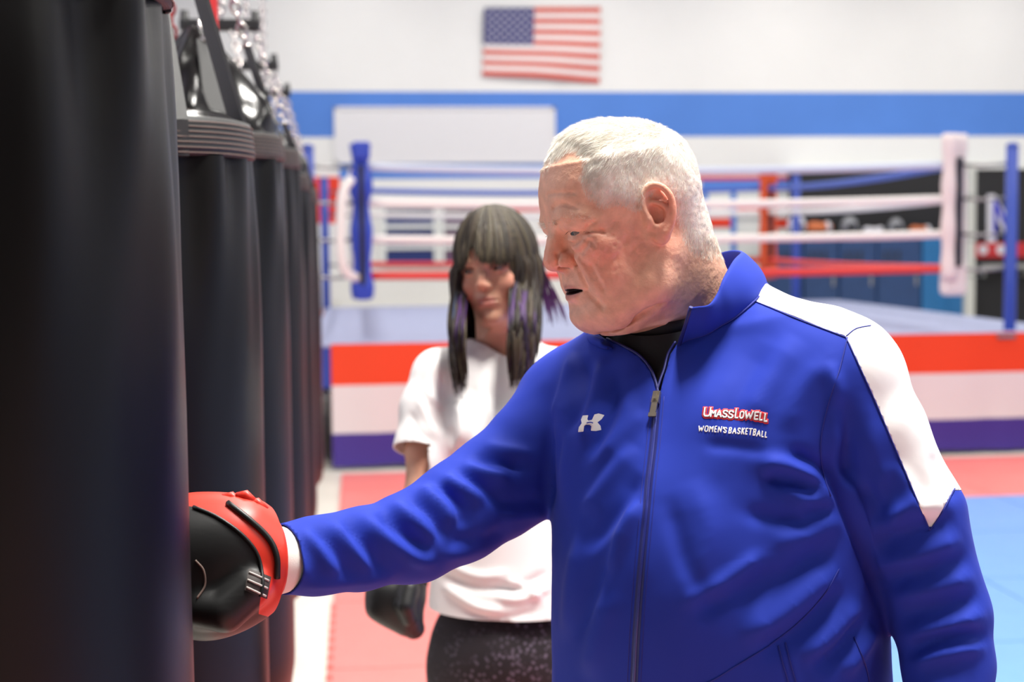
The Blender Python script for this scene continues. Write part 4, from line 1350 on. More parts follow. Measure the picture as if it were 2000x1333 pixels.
# eyebrows
for s in (-1, 1):
    n = 700; t = RNG.random(n)
    x = s*(0.010+0.045*t); cy = np.interp(t, [0, .35, .75, 1], [0.1045, 0.1015, 0.0915, 0.0800]); cz = np.interp(t, [0, .35, .75, 1], [0.0265, 0.0305, 0.0300, 0.0235])
    P = np.stack([x, cy-0.0015, cz], 1) + RNG.normal(size=(n, 3))*(0.0015, 0.0008, 0.0019)
    Dd = np.stack([s*(0.75+0.3*t), 0.30-0.55*t, -0.30+0.25*RNG.random(n)], 1) + RNG.normal(size=(n, 3))*0.2
    Dd /= np.linalg.norm(Dd, axis=1, keepdims=True)
    tn = 0.85+0.1*RNG.random(n)
    blades('eyebrow', HM.w(P), Dd @ HA, 0.007+0.006*RNG.random(n), 0.00018, M_strand, head_o, np.stack([tn, tn*0.9, tn*0.76], 1))
    eye(head_o, HM, (s*0.0330, 0.0806, 0.0116), (-s*0.02, 0.95, -0.10), 0.0124, (0.02, 0.028, 0.032))
    # lashes
    n = 44; t = RNG.random(n)
    P = np.stack([s*(0.018+0.031*t), np.interp(t, [0, .5, 1], [0.0905, 0.0945, 0.0815]), np.interp(t, [0, .5, 1], [0.0120, 0.0145, 0.0110])], 1)
    Dd = np.stack([s*(t-0.4)*0.8, np.full(n, 0.8), np.full(n, -0.35)], 1); Dd /= np.linalg.norm(Dd, axis=1, keepdims=True)
    tn = np.full(n, 0.16)
    blades('eyelashes', HM.w(P), Dd @ HA, np.full(n, 0.0045), 0.0001, M_strand, head_o, np.stack([tn, tn*0.75, tn*0.5], 1))
# ---------------------------------------------------------------- jacket
M_jacket = mat('jacket_blue', (0.024, 0.048, 0.40, 1), 0.7, spec=0.10, sheen=0.03, bump=[(1500, 0.10, 0.0004, 'noise')])
M_jwhite = mat('jacket_white', lin(244, 242, 240), 0.6, sheen=0.1, bump=[(1500, 0.08, 0.0004, 'noise')])
M_jdark = mat('jacket_lining', (0.012, 0.018, 0.17, 1), 0.7)
TY = math.radians(28)
FD = -math.cos(TY)*CF - math.sin(TY)*CR; FD[2] = 0; FD /= np.linalg.norm(FD)
LD = np.array([-FD[1], FD[0], 0.0])
if LD @ CR < 0: LD = -LD
TROWS = [(640, 1385, 1.715, .120, .085), (700, 1385, 1.70, .160, .110), (760, 1390, 1.69, .180, .128), (850, 1396, 1.685, .192, .142), (950, 1400, 1.68, .199, .149),
         (1100, 1400, 1.68, .197, .158), (1333, 1404, 1.68, .200, .165), (1500, 1410, 1.68, .200, .158), (1760, 1410, 1.685, .198, .142)]
def torso_rows(sh=0.0):
    rows = []
    for (y, x, d, A, B) in TROWS:
        p = c(x, y, d); rows.append((p[2], p[0], p[1], A-sh, B-sh, B*0.85-sh))
    return rows
RARM = [((1135, 800, 1.80), .071), ((1060, 880, 1.77), .067), ((965, 955, 1.735), .060), ((893, 1003, 1.70), .0565), ((808, 1050, 1.66), .0505), ((700, 1073, 1.61), .0425), ((620, 1087, 1.575), .0395), ((552, 1094, 1.545), .0385)]
LARM = [((1625, 750, 1.605), .074), ((1697, 850, 1.585), .0625), ((1782, 1010, 1.575), .0575), ((1837, 1200, 1.57), .0535), ((1852, 1300, 1.56), .0485), ((1853, 1420, 1.53), .043), ((1850, 1500, 1.51), .037)]
RA = [(c(*p), r) for p, r in RARM]; LA = [(c(*p), r) for p, r in LARM]
def jacket_field(sh=0.0, h=0.0036):
    lo = np.array([-0.13, 1.30, 0.84]); hi = np.array([0.86, 2.02, 1.66])
    F = Field(lo, hi, h)
    F.loft(torso_rows(sh), FD, LD, 0.02, 2.25)
    nb = c(1390, 645, 1.715)
    F.cone(nb, RA[0][0], 0.066-sh, 0.068-sh, 0.05)
    F.cone(nb, LA[0][0], 0.070-sh, 0.072-sh, 0.05)
    F.cone(c(1440, 760, 1.70), LA[0][0], 0.075-sh, 0.070-sh, 0.05)
    F.cone(c(1300, 780, 1.72), RA[0][0], 0.072-sh, 0.070-sh, 0.05)
    F.ball(c(1330, 1150, 1.60), (0.11, 0.10, 0.16), 0.06)          # belly
    F.ball(c(1480, 860, 1.60), (0.085, 0.065, 0.075), 0.05)        # chest
    F.ball(c(1215, 880, 1.66), (0.070, 0.060, 0.070), 0.05)
    return F
JF = jacket_field()
for i in range(len(RA)-1): JF.cone(RA[i][0], RA[i+1][0], RA[i][1], RA[i+1][1], 0.022)
for i in range(len(LA)-1): JF.cone(LA[i][0], LA[i+1][0], LA[i][1], LA[i+1][1], 0.010)
JF.blur(1)
JV, JQ = JF.mesh()
JV = relax(JV, JQ, 3, 0.5)
JN = vnormals(JV, JQ)
FO = []
def fo(w, amp, *pts): FO.append((np.array(pts, float), w*1.2, amp*(0.0013 if max(p[0] for p in pts) < 1075 or min(p[0] for p in pts) > 1680 else 0.0022)))
# punching sleeve: slanting creases along the arm
fo(11, 5, (585, 1035), (625, 1075), (660, 1130)); fo(12, -4, (610, 1030), (655, 1080), (690, 1135))
fo(12, 6, (640, 1018), (680, 1060), (730, 1120)); fo(13, -5, (668, 1012), (712, 1070), (768, 1128))
fo(13, 7, (700, 1003), (755, 1055), (815, 1090), (860, 1100)); fo(14, -6, (735, 995), (790, 1045), (850, 1075))
fo(13, 7, (760, 985), (812, 1020), (850, 1060)); fo(12, -5, (790, 968), (840, 1010), (870, 1060))
fo(14, 8, (815, 955), (860, 985), (890, 1030)); fo(13, -6, (845, 945), (890, 985), (915, 1040))
fo(12, 8, (860, 935), (905, 955), (950, 985)); fo(12, -6, (885, 915), (930, 945), (985, 985))
fo(11, 8, (900, 912), (940, 925), (1000, 935)); fo(11, -5, (915, 890), (960, 905), (1030, 915))
fo(10, 4, (940, 870), (990, 880), (1050, 890)); fo(15, -5, (870, 1050), (940, 1060), (1000, 1030)); fo(13, 4, (850, 1085), (900, 1080), (960, 1060))
fo(12, -4, (960, 985), (1020, 985), (1065, 975)); fo(14, 4, (975, 1010), (1030, 1000), (1070, 1000))
fo(10, 3, (565, 1050), (580, 1090), (600, 1140)); fo(9, 3, (575, 1140), (660, 1140), (760, 1130))
# his right shoulder and chest
fo(11, 4, (1125, 685), (1105, 760), (1085, 830)); fo(11, -4, (1150, 690), (1135, 770), (1100, 850)); fo(12, 4, (1178, 695), (1165, 790), (1125, 880))
fo(12, -3, (1205, 720), (1195, 800), (1150, 900)); fo(13, 3, (1235, 760), (1215, 830), (1150, 930)); fo(12, -4, (1085, 830), (1072, 920), (1075, 1000))
fo(14, 4, (1245, 870), (1190, 940), (1140, 1010)); fo(14, -3.5, (1255, 920), (1205, 1000), (1140, 1080)); fo(13, 5, (1250, 975), (1215, 1050), (1180, 1120)); fo(14, -4, (1215, 1040), (1160, 1140), (1120, 1260))
fo(14, 3, (1140, 1040), (1120, 1140), (1110, 1260)); fo(18, 3, (1200, 1150), (1170, 1240), (1150, 1330)); fo(13, 2.5, (1262, 800), (1225, 850), (1180, 900))
# his left side: creases running to the armpit
fo(14, 5, (1480, 905), (1545, 915), (1612, 945)); fo(12, -5, (1490, 930), (1550, 945), (1605, 965)); fo(12, 4, (1520, 955), (1570, 962), (1630, 955)); fo(10, -4, (1540, 880), (1590, 905), (1625, 935))
fo(12, 3.5, (1540, 985), (1590, 980), (1640, 975)); fo(14, -4, (1450, 1000), (1540, 1015), (1640, 1000)); fo(15, 3, (1500, 1060), (1580, 1045), (1650, 1010))
fo(20, 5, (1440, 1250), (1540, 1190), (1640, 1105)); fo(18, -4, (1430, 1190), (1530, 1130), (1640, 1060)); fo(16, -4, (1480, 1280), (1570, 1225), (1650, 1150))
fo(16, 5, (1560, 1290), (1620, 1240), (1680, 1170)); fo(14, -4.5, (1590, 1310), (1640, 1270), (1690, 1210)); fo(14, 4, (1640, 1320), (1680, 1270), (1710, 1220))
fo(22, 2.5, (1560, 655), (1505, 740), (1455, 830)); fo(22, -2, (1500, 670), (1450, 760), (1420, 850)); fo(18, 2, (1620, 700), (1560, 770), (1540, 850))
fo(16, -2, (1300, 960), (1340, 1100), (1400, 1200)); fo(22, 2, (1350, 930), (1380, 1050), (1330, 1200)); fo(10, -1.6, (1370, 868), (1430, 872), (1500, 882))
# his left sleeve
fo(13, 4, (1620, 700), (1640, 800), (1632, 900)); fo(12, -5, (1640, 760), (1650, 860), (1660, 960)); fo(15, 3, (1690, 760), (1700, 860), (1730, 960))
fo(16, 5, (1690, 1040), (1760, 1000), (1850, 985)); fo(14, -5, (1700, 1070), (1780, 1040), (1870, 1010)); fo(16, 6, (1710, 1105), (1790, 1085), (1885, 1050)); fo(14, -5, (1720, 1135), (1800, 1120), (1900, 1085))
fo(15, 5, (1735, 1170), (1820, 1150), (1910, 1125)); fo(14, -5, (1745, 1205), (1830, 1190), (1920, 1165)); fo(14, 6, (1755, 1245), (1840, 1225), (1932, 1200)); fo(13, -6, (1768, 1275), (1850, 1250), (1935, 1240)); fo(13, 7, (1775, 1300), (1850, 1275), (1930, 1262))
fo(12, -3, (1820, 880), (1845, 940), (1870, 980)); fo(12, 3, (1740, 900), (1780, 960), (1800, 1020)); fo(12, -4, (1690, 940), (1720, 1000), (1745, 1060))
fo(9, -5.5, (1606, 880), (1632, 950), (1668, 1030), (1700, 1110), (1722, 1190)); fo(12, 3, (1640, 900), (1672, 980), (1706, 1060), (1735, 1130))
fo(12, 4, (1690, 1010), (1722, 960), (1745, 900)); fo(12, 3.5, (1720, 1050), (1760, 1000), (1790, 950)); fo(11, -3, (1700, 1000), (1730, 950), (1755, 905))
fo(10, 3, (1330, 1180), (1420, 1130), (1500, 1075)); fo(12, -3, (1350, 1210), (1440, 1160), (1530, 1100)); fo(10, 3, (1545, 1000), (1590, 1015), (1635, 1005))
JV = folds(JV, JN, FO)
JV = relax(JV, JQ, 3, 0.5)
JN = vnormals(JV, JQ)
JV = JV + JN*(0.0012*vnoise(JV, 18, 11) + 0.0005*vnoise(JV, 45, 12))[:, None]
JT = tris(JQ)
# open neck: cut the V of the front, and everything above the collar seam
qx, qy, qd = proj(JV)
vee = polydist(qx, qy, [(1160, 450), (1160, 648), (1182, 662), (1219, 679), (1247, 696), (1268, 721), (1279, 749), (1285, 772), (1290, 765), (1295, 743), (1302, 721), (1309, 693), (1325, 668), (1343, 655), (1378, 644), (1405, 628), (1436, 608), (1480, 572), (1495, 552), (1495, 450)])
Hh = HM.l(JV)
nx_ = c(1345, 640, 1.715); axn = c(1325, 560, 1.70) - nx_; axn /= np.linalg.norm(axn)
rel = JV - nx_; along = rel @ axn; radial = np.linalg.norm(rel - along[:, None]*axn, axis=1)
neckcut = np.minimum(0.078 - radial, along + 0.02)
cutf = np.where(qd < 1.72, vee*0.0006, neckcut)
JV1, JT1 = clip(JV, JT, -cutf)
# open ends at wrists and hem
def plane_clip(V, T, p, n): return clip(V, T, (V-np.asarray(p)) @ np.asarray(n))
rw = RA[-1][0]-RA[-2][0]; rw /= np.linalg.norm(rw)
lw = LA[-1][0]-LA[-2][0]; lw /= np.linalg.norm(lw)
f_ends = np.minimum(-((JV1-RA[-1][0]) @ rw), np.where(JV1[:, 0] > c(1740, 1300, 1.55)[0]-0.02, -((JV1-LA[-1][0]) @ lw), 1))
JV1, JT1 = clip(JV1, JT1, f_ends)
# white shoulder and sleeve panel of his left side, as its own piece of cloth
qx, qy, qd = proj(JV1)
stripe_poly = [(1470, 588), (1500, 598), (1560, 622), (1610, 643), (1652, 657), (1680, 720), (1712, 790), (1750, 880), (1785, 965), (1816, 1035), (1835, 1005), (1862, 958), (1960, 958), (1960, 500), (1440, 500), (1440, 560)]
sf = polydist(qx, qy, stripe_poly)*0.0006
sf2 = np.where((JV1-c(1500, 560, 1.78)) @ LD > -0.03, sf, -1)
nrmJ = vnormals(JV1, JT1)
# far right shoulder carries the same panel on its top, out of sight behind the chin
JB, JBT = clip(JV1, JT1, -sf2)
JS, JST = clip(JV1, JT1, sf2)
jacket = link('jacket', np_mesh('jacket', JB, JBT, True), M_jacket, man)
sol = jacket.modifiers.new('thickness', 'SOLIDIFY'); sol.thickness = 0.0016; sol.offset = -1
stn = vnormals(JS, JST)
stripe = link('shoulder_panel', np_mesh('shoulder_panel', JS + stn*0.0004, JST, True), M_jwhite, jacket)
tag(stripe, label='white panel along the shoulder and upper sleeve')
sol = stripe.modifiers.new('thickness', 'SOLIDIFY'); sol.thickness = 0.0016; sol.offset = -1
BV = BVHTree.FromPolygons([tuple(v) for v in JV], [tuple(int(i) for i in t) for t in JT])
def on_jacket(x, y, off=0.0):
    d = c(x, y, 1.0)-CAM; d /= np.linalg.norm(d)
    hit, n, _, _ = BV.ray_cast(Vector(CAM), Vector(d), 5)
    if hit is None: return None
    n = Vector(n)
    if n.dot(Vector(d)) > 0: n = -n
    return np.array(hit) + np.array(n)*off, np.array(n)
def cord(name, pts, r, m, parent, off=0.0, n=30, flat=1.0):
    P = []
    for q in smooth_curve(pts, n):
        h_ = on_jacket(q[0], q[1], off)
        if h_ is not None: P.append(h_[0])
    P = np.array(P)
    for _ in range(2): P[1:-1] = 0.5*P[1:-1]+0.25*(P[:-2]+P[2:])
    return MB().tube(P, r, 6, flat=flat).build(name, m, parent)
M_seam = mat('jacket_seam', (0.012, 0.022, 0.27, 1), 0.7)
for pts in ([(1655, 660), (1640, 720), (1615, 800), (1603, 860), (1606, 920), (1622, 970)], [(1499, 1264), (1560, 1215), (1610, 1160), (1638, 1112)], [(1499, 1264), (1440, 1300), (1385, 1333), (1330, 1350)],
            [(1520, 1262), (1530, 1300), (1545, 1350)], [(1534, 1256), (1545, 1300), (1560, 1350)], [(1668, 1245), (1690, 1300), (1700, 1345)],
            [(1475, 590), (1560, 625), (1652, 660)], [(1652, 660), (1700, 765), (1760, 905), (1816, 1037)], [(1816, 1037), (1840, 1000), (1864, 955)], [(1653, 657), (1672, 643), (1700, 637)]):
    cord('seam', pts, 0.0007, M_seam, jacket, 0.0007, 40)
# zip: tape, teeth, slider
zp = [(1284, 775), (1277, 860), (1268, 940), (1259, 1040), (1250, 1140), (1243, 1240), (1238, 1345)]
M_zip = mat('zip_blue', (0.012, 0.016, 0.16, 1), 0.45)
def ribbon(name, pts, w, m, parent, off, n=60, ridge=0):
    C_ = smooth_curve(pts, n); V = []
    for i, q in enumerate(C_):
        t = C_[min(i+1, n-1)] - C_[max(i-1, 0)]; t /= np.linalg.norm(t); nn = np.array([-t[1], t[0]])
        for s in (-1, -0.5, 0, 0.5, 1):
            h_ = on_jacket(*(q+nn*w*s), off + (0.0008*(1-abs(s)) if ridge else 0) + (0.0003*(i % 2) if ridge == 2 else 0))
            V.append(h_[0] if h_ is not None else V[-1])
    V = np.array(V).reshape(n, 5, 3)
    V[1:-1] = 0.5*V[1:-1]+0.25*(V[:-2]+V[2:]) if ridge != 2 else V[1:-1]
    V = V.reshape(-1, 3)
    F = [(i*5+k, i*5+k+1, (i+1)*5+k+1, (i+1)*5+k) for i in range(n-1) for k in range(4)]
    o = link(name, np_mesh(name, V, np.array(F)), m, parent)
    return o
zip_o = ribbon('zipper', zp, 7.5, M_zip, jacket, 0.0006)
ribbon('zipper_teeth', zp, 3.0, mat('zip_teeth', (0.02, 0.03, 0.24, 1), 0.35), zip_o, 0.0012, 220, 2)
for dx in (-13, 13):
    cord('topstitch', [(x+dx, y) for x, y in zp], 0.0005, M_seam, jacket, 0.0002, 50)
# bare zip edges beside the V
for pts in ([(1287, 775), (1282, 749), (1271, 721), (1250, 696), (1222, 679), (1186, 662)], [(1280, 775), (1290, 743), (1298, 721), (1305, 693), (1320, 668)]):
    cord('zip_edge', pts, 0.0016, M_zip, jacket, 0.0008, 24)
M_pull = mat('zip_metal', lin(176, 166, 146), 0.28, metal=0.9)
h1, n1_ = on_jacket(1284, 780, 0.004); h2, _ = on_jacket(1280, 800, 0.0045)
pull = MB().box((0, 0, 0), (0, 0, 0)); pull = MB()
upv = (h1-h2)/np.linalg.norm(h1-h2); rtv = np.cross(upv, n1_); rtv /= np.linalg.norm(rtv); nv = np.cross(rtv, upv)
if nv @ CF > 0: nv = -nv
def obox(mb, ce, a, b, d, hx, hy, hz):
    V = [ce + sx*hx*a + sy*hy*b + sz*hz*d for sz in (-1, 1) for sy in (-1, 1) for sx in (-1, 1)]
    mb.add(V, [(0, 2, 3, 1), (4, 5, 7, 6), (0, 1, 5, 4), (2, 6, 7, 3), (0, 4, 6, 2), (1, 3, 7, 5)])
obox(pull, h1+upv*0.000, rtv, upv, nv, 0.0042, 0.0072, 0.0022)
obox(pull, h1+nv*0.003+upv*0.001, rtv, upv, nv, 0.0015, 0.0050, 0.0014)
pull.build('zipper_slider', M_pull, zip_o)
tab = MB()
obox(tab, h2+nv*0.001, rtv, upv, nv, 0.0034, 0.0080, 0.0012); obox(tab, h2+nv*0.001-upv*0.010, rtv, upv, nv, 0.0045, 0.0024, 0.0013)
tab.build('zipper_pull', M_pull, zip_o)

# stand collar
def collar():
    def dj(x, y, extra=-0.002):
        h_ = on_jacket(x, y)
        return proj(h_[0])[2] + extra if h_ is not None else 1.6
    bot = [(x, y, dj(x, y)) for x, y in ((1327, 672), (1343, 663), (1378, 653), (1405, 637), (1436, 619), (1476, 584))] + [(1497, 556, 1.70), (1455, 552, 1.78), (1370, 580, 1.83), (1270, 620, 1.845), (1190, 652, 1.81), (1160, 668, 1.75), (1168, 676, 1.70), (1190, 680, 1.665)]
    top = [(1350, 600, 1.575), (1362, 598.5, 1.573), (1386, 594, 1.574), (1401, 572, 1.588), (1412, 543, 1.602), (1432, 508, 1.64), (1446, 491, 1.70), (1405, 494, 1.765), (1330, 535, 1.80), (1255, 580, 1.81), (1190, 622, 1.785), (1158, 646, 1.745), (1162, 655, 1.70), (1180, 664, 1.668)]
    B_ = smooth_curve([c(*q) for q in bot], 60); T_ = smooth_curve([c(*q) for q in top], 60)
    ce = (B_.mean(0)+T_.mean(0))/2
    rows = 7; V = []
    for i in range(60):
        for j in range(rows):
            t = j/(rows-1)*1.14-0.14
            p = B_[i]*(1-t)+T_[i]*t
            o_ = p-ce; o_[2] = 0; o_ /= np.linalg.norm(o_)
            p = p + o_*(0.006*math.sin(math.pi*max(t, 0)) + (-0.006 if t < 0 else 0))
            V.append(p)
    F = [(i*rows+j, (i+1)*rows+j, (i+1)*rows+j+1, i*rows+j+1) for i in range(59) for j in range(rows-1)]
    o = link('collar', np_mesh('collar', np.array(V), np.array(F)), M_jacket, jacket)
    o.data.materials.append(M_jdark)
    so = o.modifiers.new('thickness', 'SOLIDIFY'); so.thickness = 0.0045; so.offset = 0; so.material_offset = 0
    be = o.modifiers.new('soft', 'SUBSURF'); be.levels = 1; be.render_levels = 1
    MB().tube([B_[i] + (B_[i]-ce)*0.015 for i in range(60)], 0.0012, 6).build('collar_seam', M_seam, o)
    MB().tube([p for p in [V[rows*0+j] for j in range(rows)]], 0.0026, 6).build('zip_edge', M_zip, o)
collar()

# black T-shirt in the open neck
M_tee = mat('tee_black', lin(16, 16, 18), 0.8)
SF = Field(np.array([0.1, 1.45, 1.2]), np.array([0.7, 1.98, 1.62]), 0.006)
SF.loft(torso_rows(0.022), FD, LD, 0.02, 2.25)
SF.cone(c(1390, 645, 1.715), RA[0][0], 0.056, 0.05, 0.05); SF.cone(c(1390, 645, 1.715), LA[0][0], 0.056, 0.05, 0.05)
SF.cone(c(1328, 600, 1.71), c(1350, 690, 1.705), 0.0695, 0.072, 0.02)
SF.cone(c(1335, 690, 1.70), c(1335, 800, 1.70), 0.07, 0.08, 0.03)
tv, tq = SF.mesh(); tv = relax(tv, tq, 3)
tt = tris(tq)
qx, qy, qd = proj(tv)
tv, tt = clip(tv, tt, 0.030 - ((tv-c(1340, 650, 1.715)) @ axn))
tee = link('t_shirt', np_mesh('t_shirt', tv, tt), M_tee, man)
# ribbed neckband of the T-shirt
ring_pts = []
e1 = np.cross(axn, [0, 0, 1.0]); e1 /= np.linalg.norm(e1); e2 = np.cross(axn, e1)
for k in range(41):
    a = 2*math.pi*k/40
    ring_pts.append(c(1340, 650, 1.715) + axn*0.030 + 0.0705*(math.cos(a)*e1+math.sin(a)*e2))
MB().tube(ring_pts, 0.006, 8, cap=False, flat=1.6, up=axn).build('neckband', M_tee, tee)

# embroidered marks on the chest: each vertex laid on the cloth
def wrap_mesh(name, me, O, ex, ey, m, parent, off):
    n0 = None
    for v in me.vertices:
        h_ = on_jacket(*(np.asarray(O)+v.co.x*np.asarray(ex)+v.co.y*np.asarray(ey)), 0.0)
        if h_ is not None:
            if n0 is None: n0 = h_[1]
            v.co = h_[0] + n0*(off + v.co.z)
    return link(name, me, m, parent)
def text_mesh(txt, size_w, height, bold, shear=0.0, ext=0.0005, bounds=None):
    cu = bpy.data.curves.new('txt', 'FONT'); cu.body = txt; cu.offset = bold; cu.shear = shear; cu.resolution_u = 4
    o = bpy.data.objects.new('tmp', cu); COL.objects.link(o)
    me = bpy.data.meshes.new_from_object(o.evaluated_get(bpy.context.evaluated_depsgraph_get()))
    bpy.data.objects.remove(o)
    V = np.array([v.co[:] for v in me.vertices])
    if bounds is None: bounds = (V[:, :2].min(0), V[:, :2].max(0))
    lo, hi = bounds
    for v in me.vertices:
        v.co.x = (v.co.x-lo[0])/(hi[0]-lo[0])*size_w; v.co.y = (v.co.y-lo[1])/(hi[1]-lo[1])*height; v.co.z = 0
    bm = bmesh.new(); bm.from_mesh(me)
    r = bmesh.ops.extrude_face_region(bm, geom=bm.faces[:])
    for e in r['geom']:
        if isinstance(e, bmesh.types.BMVert): e.co.z += ext
    bmesh.ops.recalc_face_normals(bm, faces=bm.faces[:])
    bm.to_mesh(me); bm.free()
    return me, (lo, hi)
M_thread = mat('thread_white', lin(245, 243, 240), 0.6, bump=[(2500, 0.3, 0.0003, 'noise')])
M_threadred = mat('thread_red', lin(222, 50, 52), 0.6)
M_threadnavy = mat('thread_navy', (0.006, 0.008, 0.07, 1), 0.6)
ex, ey = np.array([0.993, 0.135]), np.array([0.17, -0.985])
GLY = {'U': [[(0, 1), (0, .2), (.2, 0), (.8, 0), (1, .2), (1, 1)]], 'M': [[(0, 0), (0, 1), (.5, .45), (1, 1), (1, 0)]], 'A': [[(0, 0), (.5, 1), (1, 0)], [(.22, .32), (.78, .32)]],
       'S': [[(1, .82), (.8, 1), (.2, 1), (0, .8), (.15, .58), (.85, .42), (1, .2), (.8, 0), (.2, 0), (0, .18)]], 'L': [[(0, 1), (0, 0), (1, 0)]], 'O': [[(0, .2), (0, .8), (.25, 1), (.75, 1), (1, .8), (1, .2), (.75, 0), (.25, 0), (0, .2)]],
       'W': [[(0, 1), (.25, 0), (.5, .75), (.75, 0), (1, 1)]], 'E': [[(1, 1), (0, 1), (0, 0), (1, 0)], [(0, .5), (.85, .5)]], 'N': [[(0, 0), (0, 1), (1, 0), (1, 1)]], "'": [[(.6, 1), (.3, .72)]],
       'B': [[(0, 0), (0, 1), (.8, 1), (1, .78), (.75, .53), (0, .53)], [(.75, .53), (1, .27), (.8, 0), (0, 0)]], 'K': [[(0, 0), (0, 1)], [(1, 1), (.05, .45)], [(.3, .58), (1, 0)]], 'T': [[(0, 1), (1, 1)], [(.5, 1), (.5, 0)]]}
def stitched(name, letters, width_px, m, off, flat=0.3):
    """embroidered capitals: satin-stitch ridges along the strokes, each point laid on the cloth"""
    mb = MB(); r = width_px*0.5*0.00058
    for (ch, x0, x1, yt, yb) in letters:
        sl = (yb-yt)*0.13
        for st in GLY[ch]:
            P = []; up = None
            for (a, b_), (a2, b2) in zip(st[:-1], st[1:]):
                for k in range(4):
                    t = k/4; P.append((a+(a2-a)*t, b_+(b2-b_)*t))
            P.append(st[-1]); W = []
            for (a, b_) in P:
                h_ = on_jacket(x0 + 1.2 + (x1-x0-2.4)*a + sl*(b_-0.5), yb - 1.2 - (yb-yt-2.4)*b_, off)
                if h_ is not None: W.append(h_[0]); up = h_[1]
            if len(W) > 1:
                d0 = W[1]-W[0]; d0 /= np.linalg.norm(d0); d1 = W[-1]-W[-2]; d1 /= np.linalg.norm(d1)
                mb.tube([W[0]-d0*r*0.7]+W+[W[-1]+d1*r*0.7], r, 8, flat=flat, up=up)
    return mb.build(name, m, jacket)
T1_ = [('U', 1375, 1388.5, 797, 815), ('M', 1388, 1398.5, 801, 816), ('A', 1399, 1410, 801.5, 816.5), ('S', 1411, 1421, 802, 817), ('S', 1422, 1433, 803, 818.5), ('L', 1436, 1443.5, 799, 818.5),
       ('O', 1445, 1454, 804, 819), ('W', 1455, 1471, 804, 820), ('E', 1473, 1481.5, 805, 821), ('L', 1483, 1490, 806.5, 822.5), ('L', 1492, 1499.5, 808.5, 825)]
T2_ = [('W', 1363.5, 1375, 832, 844), ('O', 1376, 1384, 832, 844.5), ('M', 1385, 1393.5, 832, 845), ('E', 1395, 1400.5, 832.5, 845.5), ('N', 1402, 1410, 833, 846), ("'", 1411, 1414, 834, 847), ('S', 1413, 1420, 835, 847), ('B', 1423, 1429.5, 835, 848),
       ('A', 1430.5, 1439, 835.5, 848.5), ('S', 1440, 1446.5, 836, 849), ('K', 1448, 1454.5, 836, 849.5), ('E', 1455.5, 1461, 836.5, 850), ('T', 1461.5, 1470, 837, 851), ('B', 1470.5, 1477, 838, 852), ('A', 1477.5, 1486, 840, 853.5), ('L', 1487, 1492.5, 842, 855), ('L', 1493.5, 1499, 843.5, 856)]
stitched('lettering_outline', T1_, 9.6, M_threadred, 0.0002, 0.16)
stitched('lettering_shadow', T1_, 4.6, M_threadnavy, 0.0006, 0.2)
stitched('lettering', T1_, 3.1, M_thread, 0.0010, 0.3)
stitched('lettering', T2_, 2.3, M_thread, 0.0004, 0.35)
# the interlocked emblem on his right chest
def emblem():
    polys = [
        [(1140, 813), (1150, 812.5), (1148, 820), (1151, 823), (1158, 821.5), (1163, 811), (1171, 809), (1181.5, 812), (1176, 820), (1168, 826), (1174, 833), (1175.5, 841), (1165, 843), (1156, 842.5), (1157, 834), (1153, 831), (1146, 830.5), (1142, 833), (1140.5, 844), (1131, 845), (1132.5, 836), (1138, 828), (1136.5, 821)],
    ]
    hole = None
    for po in polys:
        bm = bmesh.new()
        vs = [bm.verts.new((x, y, 0)) for x, y in po]
        f = bm.faces.new(vs)
        bmesh.ops.triangulate(bm, faces=[f])
        bmesh.ops.subdivide_edges(bm, edges=bm.edges[:], cuts=2, use_grid_fill=True)
        bmesh.ops.recalc_face_normals(bm, faces=bm.faces[:])
        r = bmesh.ops.extrude_face_region(bm, geom=bm.faces[:])
        for e in r['geom']:
            if isinstance(e, bmesh.types.BMVert): e.co.z += 0.0006
        me = bpy.data.meshes.new('emblem'); bm.to_mesh(me); bm.free()
        wrap_mesh('emblem', me, (0, 0), (1, 0), (0, 1), M_thread, jacket, 0.0007)
    cord('emblem_gap', [(1146, 827), (1152, 825.5), (1158, 827)], 0.0006, M_jacket, jacket, 0.0014, 8)
emblem()

# ---------------------------------------------------------------- lower body, out of frame below
def legs(person, hip, hips_r, knee_dz, spread, fd, ld, mt, ms, shoe_name='shoe', r0=0.095, r1=0.06):
    hipz = hip[2]
    F = Field((hip[0]-0.36, hip[1]-0.34, 0.05), (hip[0]+0.36, hip[1]+0.34, hipz+0.16), 0.012)
    F.ball(hip+np.array([0, 0, 0.02]), (hips_r, hips_r*0.8, 0.15), 0.03, np.array([ld, fd, [0, 0, 1.0]]))
    for s in (-1, 1):
        a = hip+ld*s*hips_r*0.5-np.array([0, 0, 0.04]); k = a+ld*s*spread*0.5+fd*0.02; k[2] = hipz*0.53
        f = k+ld*s*spread*0.3-fd*0.02; f[2] = 0.10
        F.cone(a, k, r0, r0*0.78, 0.04); F.cone(k, f, r0*0.78, r1, 0.03)
    V, Q = F.mesh(); V = relax(V, Q, 2)
    tr = link('trousers', np_mesh('trousers', V, Q), mt, person)
    for s in (-1, 1):
        a = hip+ld*s*hips_r*0.5; f = a+ld*s*spread*0.8; 
        p = np.array([f[0], f[1], 0.022])
        G = Field(p-(0.25, 0.25, 0.0), p+(0.25, 0.25, 0.2), 0.008)
        G.cone(p+fd*0.16+(0, 0, 0.032), p-fd*0.05+(0, 0, 0.036), 0.042, 0.036, 0.02)
        G.cone(p-fd*0.03+(0, 0, 0.03), p-fd*0.03+(0, 0, 0.12), 0.04, 0.045, 0.02)
        V, Q = G.mesh(); V[:, 2] = np.maximum(V[:, 2], 0.025)
        link(shoe_name, np_mesh(shoe_name, V, Q), ms, person)
    return tr
